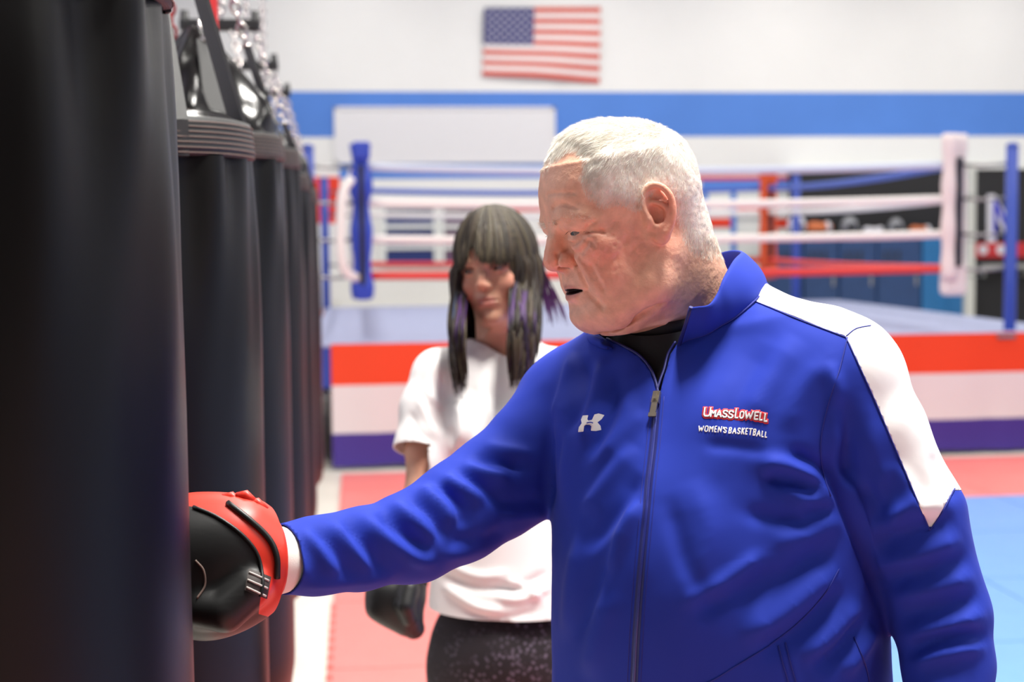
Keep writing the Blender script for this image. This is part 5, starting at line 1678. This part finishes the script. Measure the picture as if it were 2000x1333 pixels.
M_trouser = mat('trouser_black', lin(26, 27, 34), 0.8); M_shoe = mat('shoe_white', lin(220, 220, 222), 0.5)
hipc = c(1410, 1760, 1.69)
legs(man, hipc, 0.185, 0, 0.05, FD, LD, M_trouser, M_shoe)
# his left hand hanging below the sleeve
def hand(person, wrist, dirv, palm_n, m, tone, s=1.0, name='hand'):
    d = np.asarray(dirv, float); d /= np.linalg.norm(d); n = np.asarray(palm_n, float); n -= d*(n @ d); n /= np.linalg.norm(n); t = np.cross(d, n)
    w = np.asarray(wrist, float)
    F = Field(w-0.22*s, w+0.22*s, 0.004)
    F.cone(w-d*0.05*s, w+d*0.02*s, 0.027*s, 0.026*s, 0.015)
    F.ball(w+d*0.06*s, (0.050*s, 0.042*s, 0.017*s), 0.02, np.array([d, t, n]))
    for i, (o, L) in enumerate(((-0.031, 0.078), (-0.0105, 0.088), (0.0105, 0.082), (0.030, 0.064))):
        a = w+(d*0.095+t*o)*s; b_ = a+(d*0.62+n*0.18)*L*0.5*s+t*o*0.1; e = b_+(d*0.75+n*0.65)*L*0.32*s; f = e+(d*0.45+n*0.9)*L*0.3*s
        F.tubeline([(a-d*0.03*s, 0.0105*s), (b_, 0.0098*s), (e, 0.0088*s), (f, 0.0075*s)], 0.004)
    a = w+(d*0.03-t*0.034)*s
    F.tubeline([(a, 0.0135*s), (a+(d*0.035-t*0.02+n*0.012)*s, 0.0115*s), (a+(d*0.068-t*0.014+n*0.026)*s, 0.009*s)], 0.006)
    V, Q = F.mesh(); V = relax(V, Q, 1)
    return link(name, np_mesh(name, V, Q, True, {'Col': np.tile(np.array(tone), (len(V), 1))}), m, person)
hand(man, LA[-1][0]+lw*0.01, lw, -CR, M_skin, TONE)

# white wrist wrap and the boxing glove on his right hand
M_wrap = mat('wrap_white', lin(238, 234, 226), 0.8, bump=[(900, 0.3, 0.0006, 'noise')])
wr0 = RA[-1][0]
MB().tube([wr0-rw*0.02, wr0+rw*0.003, wr0+rw*0.012, wr0+rw*0.03], [0.033, 0.0365, 0.037, 0.034], 28).build('wrist_wrap', M_wrap, man)

# ================================================================== BOXING GLOVES
M_glove = mat('glove_black', lin(22, 22, 23), 0.45, bump=[(300, 0.1, 0.0006, 'noise')])
M_glove_red = mat('glove_red', lin(214, 52, 34), 0.42, bump=[(300, 0.08, 0.0006, 'noise')])
M_tagwhite = mat('glove_tag', lin(196, 190, 186), 0.6)
gl = empty('boxing_glove', c(440, 1100, 1.53))
tag(gl, 'black boxing glove with a red cuff and red laces, pressed against the foreground bag', 'boxing glove')
def man_glove():
    F = Field(c(300, 1290, 1.66)-(0.03, 0.30, 0.0), c(620, 920, 1.66)+(0.03, 0.10, 0.0), 0.0026)
    P = lambda x, y, d=1.55: c(x, y, d-0.028)
    a_back = np.array([CR*0.84-CU*0.54, CU*0.84+CR*0.54, -CF])
    F.ball(P(415, 1108, 1.56), (0.080, 0.066, 0.058), 0.02, a_back)
    F.ball(P(385, 1070, 1.57), (0.060, 0.055, 0.055), 0.03)
    F.ball(P(395, 1165, 1.55), (0.048, 0.044, 0.046), 0.02)          # curled fingers
    F.cone(P(475, 1060, 1.560), P(526, 1088, 1.563), 0.047, 0.0440, 0.03)
    F.tubeline([(P(490, 1150, 1.515), 0.022), (P(440, 1195, 1.505), 0.0225), (P(395, 1190, 1.51), 0.020)], 0.010)   # thumb
    F.blur(1)
    V, Q = F.mesh(); V = relax(V, Q, 2)
    return V, tris(Q)
GV, GT = man_glove()
e0 = c(531, 1092, 1.536); ed = -rw - CF*(-rw @ CF)*0.4; ed /= np.linalg.norm(ed)
GV, GT = clip(GV, GT, -((GV-e0) @ ed))
qx, qy, qd = proj(GV)
# red panel over the back of the hand and round the cuff
up_line = np.array([(360, 985), (420, 1005), (470, 1040), (505, 1085), (513, 1140), (508, 1190)])
side_poly = [(340, 985), (375, 990), (425, 1012), (472, 1045), (503, 1085), (513, 1135), (505, 1200), (640, 1240), (640, 900), (340, 900)]
rf = polydist(qx, qy, side_poly)*0.0006
V1, T1 = clip(GV, GT, -rf); V2, T2 = clip(GV, GT, rf)
link('mitt', np_mesh('mitt', V1, T1), M_glove, gl)
cuff = link('cuff', np_mesh('cuff', V2, T2), M_glove_red, gl)
GB = BVHTree.FromPolygons([tuple(v) for v in GV], [tuple(int(i) for i in t) for t in GT])
def on_glove(x, y, off):
    d = c(x, y, 1.0)-CAM; d /= np.linalg.norm(d)
    h_, n, _, _ = GB.ray_cast(Vector(CAM), Vector(d), 5)
    if h_ is None: return None
    n = np.array(n); n = n if n @ d < 0 else -n
    return np.array(h_)+n*off
def gcord(name, pts, r, m, par):
    P = [q for q in (on_glove(x, y, r*0.5) for x, y in smooth_curve(pts, 24)) if q is not None]
    if len(P) > 2: MB().tube(P, r, 6).build(name, m, par)
gcord('piping', [(378, 992), (425, 1012), (472, 1045), (503, 1085), (512, 1135), (508, 1165)], 0.0022, M_glove, gl)
gcord('piping', [(445, 985), (490, 1020), (525, 1055), (540, 1090), (540, 1130)], 0.0035, M_glove, gl)
# binding at the open end
MB().tube([e0-ed*0.016, e0-ed*0.010, e0+ed*0.001, e0+ed*0.004], [0.0435, 0.0452, 0.0452, 0.042], 28).build('cuff_binding', M_glove_red, gl)
# laces on top of the wrist
for (x, y) in ((452, 978), (478, 992), (500, 1006), (480, 975), (502, 990)):
    p = c(x, y, 1.525)
    MB().tube([p-CR*0.010+CU*0.003, p+CU*0.004, p+CR*0.010-CU*0.004], [0.004, 0.006, 0.004], 8).build('lace', M_glove_red, gl)
MB().tube([c(425, 975, 1.53), c(465, 997, 1.525), c(520, 1036, 1.525)], 0.005, 8).build('lace_tongue', M_glove, gl)
# pale woven tag on the cuff
tg = []
for j in range(7):
    for i in range(9):
        q = on_glove(486+42*i/8+0.0*j+8*j/6*-1, 1112+42*j/6+16*i/8, 0.0012); tg.append(q)
if all(q is not None for q in tg):
    link('cuff_tag', np_mesh('cuff_tag', np.array(tg), np.array([(j*9+i, j*9+i+1, (j+1)*9+i+1, (j+1)*9+i) for j in range(6) for i in range(8)])), mat('tag_dark', lin(60, 50, 48), 0.6), gl)
    for j in (1, 3, 5):
        P = [on_glove(488+36*i/8-8*j/6, 1113+42*j/6+16*i/8, 0.0018) for i in range(9)]
        if all(q is not None for q in P): MB().tube(P, 0.0011, 5).build('tag_print', M_tagwhite, gl)
gcord('stitching', [(382, 1095), (398, 1115), (400, 1145), (385, 1170)], 0.0012, M_stitch, gl)

# ================================================================== THE YOUNG WOMAN BEHIND HIM
girl = empty('person', (c(975, 900, 2.95)[0], c(975, 900, 2.95)[1], 0))
tag(girl, 'young woman with long dark hair and purple streaks in a white T-shirt, watching', 'person')
GA = frame(math.radians(70), math.radians(5), math.radians(-6))
HG = HeadSpace(c(973, 535, 2.93), GA)
M_skin2 = mat('skin_tan', (1, 1, 1, 1), 0.45, attr='Col', sss=0.2, bump=[(800, 0.08, 0.0006, 'noise')], var=0.03, var_scale=50)
def girl_head():
    F = Field((-0.095, -0.115, -0.19), (0.095, 0.125, 0.14), 0.002)
    F.ball((0, -0.004, 0.038), (0.069, 0.088, 0.088), 0.02)
    front = [(-0.108, 0.050), (-0.101, 0.068), (-0.092, 0.079), (-0.080, 0.0825), (-0.068, 0.0825), (-0.045, 0.0865), (-0.030, 0.0865), (-0.012, 0.0865), (0.004, 0.0885), (0.018, 0.0925), (0.032, 0.0955), (0.05, 0.0945), (0.08, 0.083)]
    back = [(-0.108, -0.03), (-0.08, -0.04), (-0.04, -0.065), (0.0, -0.08), (0.08, -0.07)]
    width = [(-0.108, 0.018), (-0.101, 0.029), (-0.092, 0.0375), (-0.078, 0.0465), (-0.058, 0.0545), (-0.03, 0.0615), (0.0, 0.0660), (0.03, 0.0685), (0.08, 0.063)]
    face_loft(F, front, back, width, 0.01, 0.015, 2.15)
    for s in (-1, 1):
        F.ball((s*0.040, 0.062, -0.018), (0.021, 0.020, 0.022), 0.02)
        F.ball((s*0.033, 0.100, 0.012), (0.0185, 0.0130, 0.0100), 0.010, op='cut')
        F.chain([((s*0.012, 0.0905, 0.026), 0.005), ((s*0.030, 0.0875, 0.029), 0.0055), ((s*0.048, 0.073, 0.025), 0.005)], 0.012)
        E = np.array([s*0.0312, 0.0745, 0.0120])
        F.ball(E, 0.0125, 0.004)
        F.ball(E+(0, 0.0075, -0.0003), (0.0125, 0.0095, 0.0050), 0.0012, op='cut')
        lid = [(0.0175, 0.0815, 0.0108), (0.024, 0.0860, 0.0172), (0.033, 0.0868, 0.0190), (0.042, 0.0820, 0.0168), (0.0485, 0.0735, 0.0118)]
        F.tubeline([((s*x, y, z), 0.0024) for x, y, z in smooth_curve(lid, 14)], 0.003)
        low = [(0.0180, 0.0812, 0.0100), (0.025, 0.0846, 0.0062), (0.034, 0.0846, 0.0054), (0.043, 0.0798, 0.0070), (0.0485, 0.0733, 0.0108)]
        F.tubeline([((s*x, y, z), 0.0020) for x, y, z in smooth_curve(low, 14)], 0.004)
        F.ball((s*0.0105, 0.0925, -0.0215), (0.0062, 0.0085, 0.0062), 0.007)
        ear(F, s, 0.0, 0.008, 0.067, 0.85)
    F.chain([((0, 0.0895, 0.012), 0.0060), ((0, 0.0945, -0.004), 0.0066), ((0, 0.0985, -0.016), 0.0080)], 0.012)
    F.ball((0, 0.0985, -0.0195), (0.0098, 0.0088, 0.0080), 0.006)
    F.cone((0, 0.094, -0.025), (0, 0.0865, -0.029), 0.0045, 0.004, 0.006)
    for s in (-1, 1): F.ball((s*0.0055, 0.0960, -0.0275), (0.0028, 0.0045, 0.003), 0.002, op='cut')
    F.ball((0, 0.074, -0.050), (0.024, 0.0155, 0.019), 0.014)
    F.tubeline([((x, y, z), r) for x, y, z, r in ((-0.0225, 0.0800, -0.0515, 0.0016), (-0.011, 0.0885, -0.0475, 0.0036), (-0.004, 0.0912, -0.0462, 0.0038), (0, 0.0910, -0.0472, 0.0036), (0.004, 0.0912, -0.0462, 0.0038), (0.011, 0.0885, -0.0475, 0.0036), (0.0225, 0.0800, -0.0515, 0.0016))], 0.004)
    F.tubeline([((x, y, z), r) for x, y, z, r in ((-0.021, 0.0805, -0.0530, 0.0018), (-0.010, 0.0885, -0.0568, 0.0050), (0, 0.0900, -0.0578, 0.0056), (0.010, 0.0885, -0.0568, 0.0050), (0.021, 0.0805, -0.0530, 0.0018))], 0.004)
    F.tubeline([((-0.0235, 0.081, -0.0522), 0.0010), ((-0.012, 0.092, -0.0512), 0.0012), ((0.0, 0.095, -0.0518), 0.0013), ((0.012, 0.092, -0.0512), 0.0012), ((0.0235, 0.081, -0.0522), 0.0010)], 0.003, 'cut')
    F.ball((0, 0.0915, -0.0695), (0.016, 0.0065, 0.0042), 0.008, op='cut')
    F.ball((0, 0.0720, -0.0865), (0.0195, 0.0155, 0.0150), 0.012)
    n0, n1 = HG.l(c(975, 590, 2.95)), HG.l(c(982, 700, 2.97))
    F.cone(n0, n1, 0.050, 0.055, 0.025)
    V, Q = F.mesh(); return relax(V, Q, 2, 0.4), Q
GHV, GHQ = girl_head()
TONE2, RED2, LIP2 = (0.62, 0.330, 0.225), (0.60, 0.235, 0.155), (0.44, 0.135, 0.115)
gc = skin_colour(GHV, TONE2, RED2, LIP2, (0, 0.090, -0.0520), (0.0235, 0.02, 0.0115))
gbody = link('body', np_mesh('girl_head', HG.w(GHV), GHQ, True, {'Col': gc}), M_skin2, girl)
M_strand2 = mat('strand_dark', (1, 1, 1, 1), 0.4, attr='Col')
for s in (-1, 1):
    eye(gbody, HG, (s*0.0312, 0.0752, 0.0118), (0.35, 0.92, -0.12), 0.0119, (0.035, 0.018, 0.010))
    n = 260; t = RNG.random(n)
    P = np.stack([s*(0.011+0.042*t), np.interp(t, [0, .4, .8, 1], [0.0962, 0.0945, 0.083, 0.0725]), np.interp(t, [0, .4, .8, 1], [0.0255, 0.0300, 0.0290, 0.0235])], 1) + RNG.normal(size=(n, 3))*(0.001, 0.0007, 0.0013)
    Dd = np.stack([s*(0.8+0*t), 0.1-0.4*t, 0.35-0.6*t], 1) + RNG.normal(size=(n, 3))*0.15; Dd /= np.linalg.norm(Dd, axis=1, keepdims=True)
    blades('eyebrow', HG.w(P), Dd @ GA, 0.006+0.003*RNG.random(n), 0.0003, M_strand2, gbody, np.tile([[0.03, 0.02, 0.015]], (n, 1)))
    lid = smooth_curve([(0.0175, 0.0838, 0.0108), (0.024, 0.0884, 0.0158), (0.033, 0.0892, 0.0172), (0.042, 0.0842, 0.0152), (0.0495, 0.0752, 0.0115)], 90)
    P = lid*np.array([s, 1, 1]); n = len(P)
    Dd = np.stack([s*np.linspace(-0.3, 0.8, n), np.full(n, 0.8), np.full(n, 0.15)], 1); Dd /= np.linalg.norm(Dd, axis=1, keepdims=True)
    blades('eyelashes', HG.w(P), Dd @ GA, np.full(n, 0.008), 0.0006, M_strand2, gbody, np.tile([[0.01, 0.008, 0.006]], (n, 1)))

# T-shirt
M_white_tee = mat('tee_white', lin(240, 237, 236), 0.75, sheen=0.1, bump=[(900, 0.08, 0.0006, 'noise')])
GF = -math.cos(math.radians(14))*CF - math.sin(math.radians(14))*CR; GF[2] = 0; GF /= np.linalg.norm(GF)
GL = np.array([-GF[1], GF[0], 0.0]); GL = GL if GL @ CR > 0 else -GL
grow = []
for (y, x, d, A, B) in ((672, 978, 2.97, .060, .050), (700, 976, 2.965, .110, .075), (740, 974, 2.96, .140, .095), (800, 972, 2.955, .142, .108), (880, 974, 2.95, .140, .118), (980, 980, 2.955, .136, .112), (1080, 985, 2.955, .148, .118), (1150, 990, 2.955, .162, .130), (1235, 994, 2.955, .172, .138), (1262, 995, 2.955, .173, .139)):
    p = c(x, y, d); grow.append((p[2], p[0], p[1], A, B, B*0.9))
SRA = [(c(858, 735, 2.935), .056), (c(838, 800, 2.915), .057), (c(827, 880, 2.885), .0575), (c(823, 905, 2.875), .058)]
SLA = [(c(1092, 735, 2.985), .056), (c(1115, 800, 2.98), .057), (c(1128, 890, 2.96), .058)]
TF = Field(c(760, 1290, 2.95)-(0.05, 0.28, 0.0), c(1210, 640, 2.95)+(0.05, 0.25, 0.0), 0.005)
TF.loft(grow, GF, GL, 0.02, 2.2)
nbg = c(978, 700, 2.97)
TF.cone(nbg, SRA[0][0], 0.045, 0.052, 0.04); TF.cone(nbg, SLA[0][0], 0.045, 0.052, 0.04)
for A_ in (SRA, SLA):
    for i in range(len(A_)-1): TF.cone(A_[i][0], A_[i+1][0], A_[i][1], A_[i+1][1], 0.02)
for x in (925, 1010): TF.ball(c(x, 845, 2.87), (0.058, 0.05, 0.055), 0.04)
TV, TQ = TF.mesh(); TV = relax(TV, TQ, 3)
GFO = []
def gfo(w, amp, *pts): GFO.append((np.array(pts, float), w, amp*0.001))
gfo(9, 6, (850, 1090), (930, 1125), (1000, 1120)); gfo(9, -5, (860, 1120), (930, 1150), (1010, 1145)); gfo(9, 7, (960, 1165), (1020, 1170), (1085, 1140)); gfo(9, -6, (950, 1150), (1010, 1150), (1075, 1115))
gfo(9, 7, (860, 1140), (930, 1185), (990, 1195)); gfo(9, -5, (900, 1195), (980, 1210), (1060, 1190)); gfo(8, 6, (985, 1135), (1030, 1150), (1060, 1180))
gfo(9, 6, (850, 690), (835, 760), (870, 800)); gfo(9, -6, (865, 720), (862, 790), (872, 860)); gfo(9, 5, (815, 770), (835, 820), (860, 860)); gfo(8, -5, (800, 800), (815, 840), (850, 870))
gfo(9, 5, (890, 780), (900, 840), (880, 890)); gfo(9, -5, (875, 830), (890, 870), (915, 890)); gfo(10, 4, (940, 760), (960, 820), (965, 880)); gfo(10, -4, (920, 750), (935, 810), (930, 870))
TV = folds(TV, vnormals(TV, TQ), GFO)
TT = tris(TQ)
qx, qy, qd = proj(TV)
nk = polydist(qx, qy, [(940, 600), (938, 662), (958, 682), (987, 697), (1010, 680), (1024, 660), (1024, 600)])*0.001
axg = c(976, 620, 2.955)-c(981, 700, 2.97); axg /= np.linalg.norm(axg)
rl = TV-c(980, 690, 2.968); al = rl @ axg; rd = np.linalg.norm(rl-al[:, None]*axg, axis=1)
f = -np.maximum(np.where(qd < 2.93, nk, -1), np.minimum(0.062-rd, al+0.03))
TV1, TT1 = clip(TV, TT, f)
e1_ = SRA[-1][0]-SRA[-2][0]; e1_ /= np.linalg.norm(e1_); e2_ = SLA[-1][0]-SLA[-2][0]; e2_ /= np.linalg.norm(e2_)
hemz = c(990, 1215, 2.82)[2]
arm_side = (TV1-c(878, 850, 2.95)) @ GL
f = np.minimum(np.where(arm_side < 0.0, -((TV1-c(827, 882, 2.885)) @ e1_), 1), np.where((TV1-c(1082, 850, 2.96)) @ GL > 0, -((TV1-SLA[-1][0]) @ e2_)-0.012, 1))
low = TV1[:, 2] < c(900, 960, 2.9)[2]
f = np.where(low, TV1[:, 2]-hemz, f)
TV1, TT1 = clip(TV1, TT1, f)
shirt = link('t_shirt', np_mesh('girl_tee', TV1, TT1), M_white_tee, girl)
so = shirt.modifiers.new('thickness', 'SOLIDIFY'); so.thickness = 0.003; so.offset = -1
# arms
def limb(name, pts, m, parent, tone, h=0.004, k=0.015):
    A_ = np.array([p for p, _ in pts]); F = Field(A_.min(0)-0.09, A_.max(0)+0.09, h)
    for (a, ra), (b_, rb) in zip(pts[:-1], pts[1:]): F.cone(a, b_, ra, rb, k)
    V, Q = F.mesh(); V = relax(V, Q, 2)
    return link(name, np_mesh(name, V, Q, True, {'Col': np.tile(np.array(tone), (len(V), 1))}), m, parent)
limb('arm', [(c(855, 760, 2.93), .044), (c(833, 880, 2.89), .0415), (c(828, 965, 2.87), .037), (c(812, 1040, 2.84), .034), (c(795, 1130, 2.79), .026)], M_skin2, girl, TONE2)
limb('arm', [(c(1100, 760, 2.98), .044), (c(1125, 880, 2.96), .041), (c(1145, 980, 2.96), .036), (c(1158, 1080, 2.94), .031), (c(1165, 1160, 2.91), .026)], M_skin2, girl, TONE2)
# trousers with a small speckled print
M_pants = bpy.data.materials.new('pants_print'); M_pants.use_nodes = True
nt = M_pants.node_tree; bs = nt.nodes['Principled BSDF']; bs.inputs['Roughness'].default_value = 0.8
tc_ = nt.nodes.new('ShaderNodeTexCoord'); vo = nt.nodes.new('ShaderNodeTexVoronoi'); vo.inputs['Scale'].default_value = 95
nz_ = nt.nodes.new('ShaderNodeTexNoise'); nz_.inputs['Scale'].default_value = 9
cr = nt.nodes.new('ShaderNodeValToRGB'); cr.color_ramp.elements[0].color = (0.16, 0.13, 0.19, 1); cr.color_ramp.elements[0].position = 0.12; cr.color_ramp.elements[1].color = (0.012, 0.009, 0.013, 1); cr.color_ramp.elements[1].position = 0.42
mxc = nt.nodes.new('ShaderNodeMix'); mxc.data_type = 'RGBA'; mxc.inputs['B'].default_value = (0.016, 0.011, 0.016, 1)
nt.links.new(tc_.outputs['Object'], vo.inputs['Vector']); nt.links.new(tc_.outputs['Object'], nz_.inputs['Vector'])
nt.links.new(vo.outputs['Distance'], cr.inputs['Fac']); nt.links.new(cr.outputs['Color'], mxc.inputs['A'])
mr = nt.nodes.new('ShaderNodeMapRange'); mr.inputs['From Min'].default_value = 0.42; mr.inputs['From Max'].default_value = 0.62
nt.links.new(nz_.outputs['Fac'], mr.inputs['Value']); nt.links.new(mr.outputs['Result'], mxc.inputs['Factor']); nt.links.new(mxc.outputs['Result'], bs.inputs['Base Color'])
ghip = c(992, 1290, 2.96)
legs(girl, ghip, 0.166, 0, 0.05, GF, GL, M_pants, M_shoe, 'shoe', 0.088, 0.06)

# hair: locks combed from the crown over the skull, fringe in front, long sides
def girl_hair():
    r = np.random.default_rng(5)
    mb = MB(); cols = []
    ce = np.array([0, -0.004, 0.038]); rad = np.array([0.0755, 0.0950, 0.0950])
    down = np.array([0, 0, -1.0])
    N = 1150
    for i in range(N):
        ph = r.uniform(-math.pi, math.pi)
        if i < 280: ph = r.uniform(-0.90, 0.66)
        elif i < 760: ph = r.uniform(0.62, 1.75) if r.random() < 0.5 else -r.uniform(0.86, 1.75)
        e = r.uniform(0.0, 0.010)
        fringe = -0.86 < ph < 0.64
        # parting slightly to her right
        start = 0.10 + 0.25*r.random()
        if fringe:
            gap = math.exp(-((ph-0.16)/0.16)**2)
            th1 = 1.74 - 0.36*gap - 0.12*r.random() + 0.10*min(1, abs(ph)/0.7)
        else: th1 = 1.62
        pts = []
        n1 = 9
        for k in range(n1):
            th = start + (th1-start)*k/(n1-1)
            w = 0.05*math.sin(3*th+i)
            q = ce + (rad+e)*np.array([math.sin(th)*math.sin(ph+w), math.sin(th)*math.cos(ph+w), math.cos(th)])
            if th > 1.25 and fringe: q = q + np.array([0.0, 0.010*(th-1.25)/0.3, 0])
            pts.append(HG.w(q))
        if not fringe:
            p = np.array(pts[-1]); L = r.uniform(0.19, 0.265) if abs(ph) < 1.9 else r.uniform(0.2, 0.27)
            side_ = 1 if math.sin(ph) > 0 else -1
            front = abs(ph) < 1.5
            n2 = 13; w1, w2, a1 = r.random()*6, r.random()*6, r.uniform(0.004, 0.012)
            out = -side_*CR      # her right = image left
            p0 = p.copy(); fw = -CF*np.array([1, 1, 0]) if front else CF*np.array([1, 1, 0])
            of = r.uniform(0.3, 1.0)
            for k in range(1, n2):
                t = k/(n2-1)
                sh = np.clip((t-0.25)/0.45, 0, 1); sh = sh*sh*(3-2*sh)
                q = p0 + down*L*t + out*(-0.010*t*of + a1*math.sin(4*t+w1)) + fw*((0.10 if front else 0.02)*sh + 0.006*math.sin(5*t+w2)) + out*(0.006*math.sin(math.pi*t))*of
                pts.append(q)
        n = len(pts)
        base = 0.0036 + 0.0034*r.random()
        rs = [base*(0.55+0.45*math.sin(math.pi*min(1, 0.15+0.75*k/(n-1)))) * (1 if k < n-3 else (n-1-k+0.25)/3.2) for k in range(n)]
        m0 = len(mb.v)
        out_up = HG.w(ce)-np.array(pts[0])
        mb.tube(pts, rs, 6, cap=False, flat=0.42, up=-out_up)
        tone = np.array([0.027, 0.019, 0.012])*(0.6+1.3*r.random()**2) + (np.array([0.045, 0.038, 0.020])*r.random() if r.random() < 0.35 else 0)
        dye = None
        if not fringe and r.random() < (0.26 if abs(ph) < 1.3 else 0.2):
            dye = np.array([0.060, 0.022, 0.10]) if r.random() < 0.7 else np.array([0.025, 0.038, 0.085])
        for k in range(n):
            cc = tone
            if dye is not None:
                t = np.clip((k/(n-1)-0.42)/0.2, 0, 1); cc = tone*(1-t)+dye*t*(0.6+0.4*math.sin(k))
            cols += [cc]*6
    for j in range(26):
        x0, x1 = r.uniform(1040, 1062), r.uniform(1066, 1112)
        pts = [c(x0, 520, 2.98), c(x0*0.6+x1*0.4, 555, 2.985), c(x0*0.25+x1*0.75, 590, 2.99), c(x1, r.uniform(618, 640), 2.985)]
        pts = smooth_curve(pts, 9); mb.tube(pts, [0.004, 0.0045, 0.0045, 0.004, 0.004, 0.0035, 0.003, 0.002, 0.0006], 6, cap=False, flat=0.42)
        for k in range(9): cols += [np.array([0.10, 0.035, 0.14])*(0.5+0.6*r.random()) if k > 2 else np.array([0.05, 0.025, 0.05])]*6
    V = np.array(mb.v); Fq = np.array([f for f in mb.f if len(f) == 4])
    return np_mesh('girl_hair', V, Fq, True, {'Col': np.array(cols)})
M_hair2 = mat('hair_dark', (1, 1, 1, 1), 0.5, spec=0.3, attr='Col', bump=[(700, 0.35, 0.0008, 'noise')])
gh = link('hair', girl_hair(), M_hair2, girl); gh['kind'] = 'stuff'
# scalp under the locks
sV, sT = clip(GHV, tris(GHQ), np.minimum(np.minimum(GHV[:, 2]-0.058+0.55*np.clip(-GHV[:, 1]+0.02, 0, 0.2), 0.5), 0.5))
sN = vnormals(sV, sT)
link('hair_base', np_mesh('girl_scalp', HG.w(sV+sN*0.003), sT), mat('hair_base', (0.02, 0.014, 0.009, 1), 0.6), gh)

# her black mitt
gm = empty('boxing_glove', c(775, 1190, 2.76))
tag(gm, 'plain black glove on the hand of the young woman in the white T-shirt', 'boxing glove')
F = Field(c(660, 1310, 2.76)-(0.02, 0.14, 0.0), c(880, 1080, 2.76)+(0.02, 0.14, 0.0), 0.004)
F.ball(c(775, 1168, 2.76), (0.054, 0.050, 0.050), 0.02)
F.tubeline([(c(745, 1160, 2.75), 0.030), (c(742, 1186, 2.745), 0.028), (c(795, 1212, 2.75), 0.032), (c(808, 1228, 2.75), 0.022)], 0.02)
F.cone(c(795, 1130, 2.775), c(785, 1160, 2.765), 0.041, 0.045, 0.015)
F.tubeline([(c(800, 1150, 2.72), 0.018), (c(792, 1185, 2.705), 0.019), (c(800, 1210, 2.71), 0.014)], 0.008)
V, Q = F.mesh(); V = relax(V, Q, 2)
gV, gT = tris(Q), None
link('mitt', np_mesh('girl_mitt', V, Q), M_glove, gm)
a_, b_ = c(795, 1120, 2.78), c(792, 1140, 2.772)
MB().tube([a_, a_*0.5+b_*0.5, b_], [0.0415, 0.044, 0.0435], 24).build('cuff', M_glove, gm)
hand(girl, c(1166, 1168, 2.908), c(1170, 1250, 2.90)-c(1166, 1168, 2.908), CR, M_skin2, TONE2, 0.85)
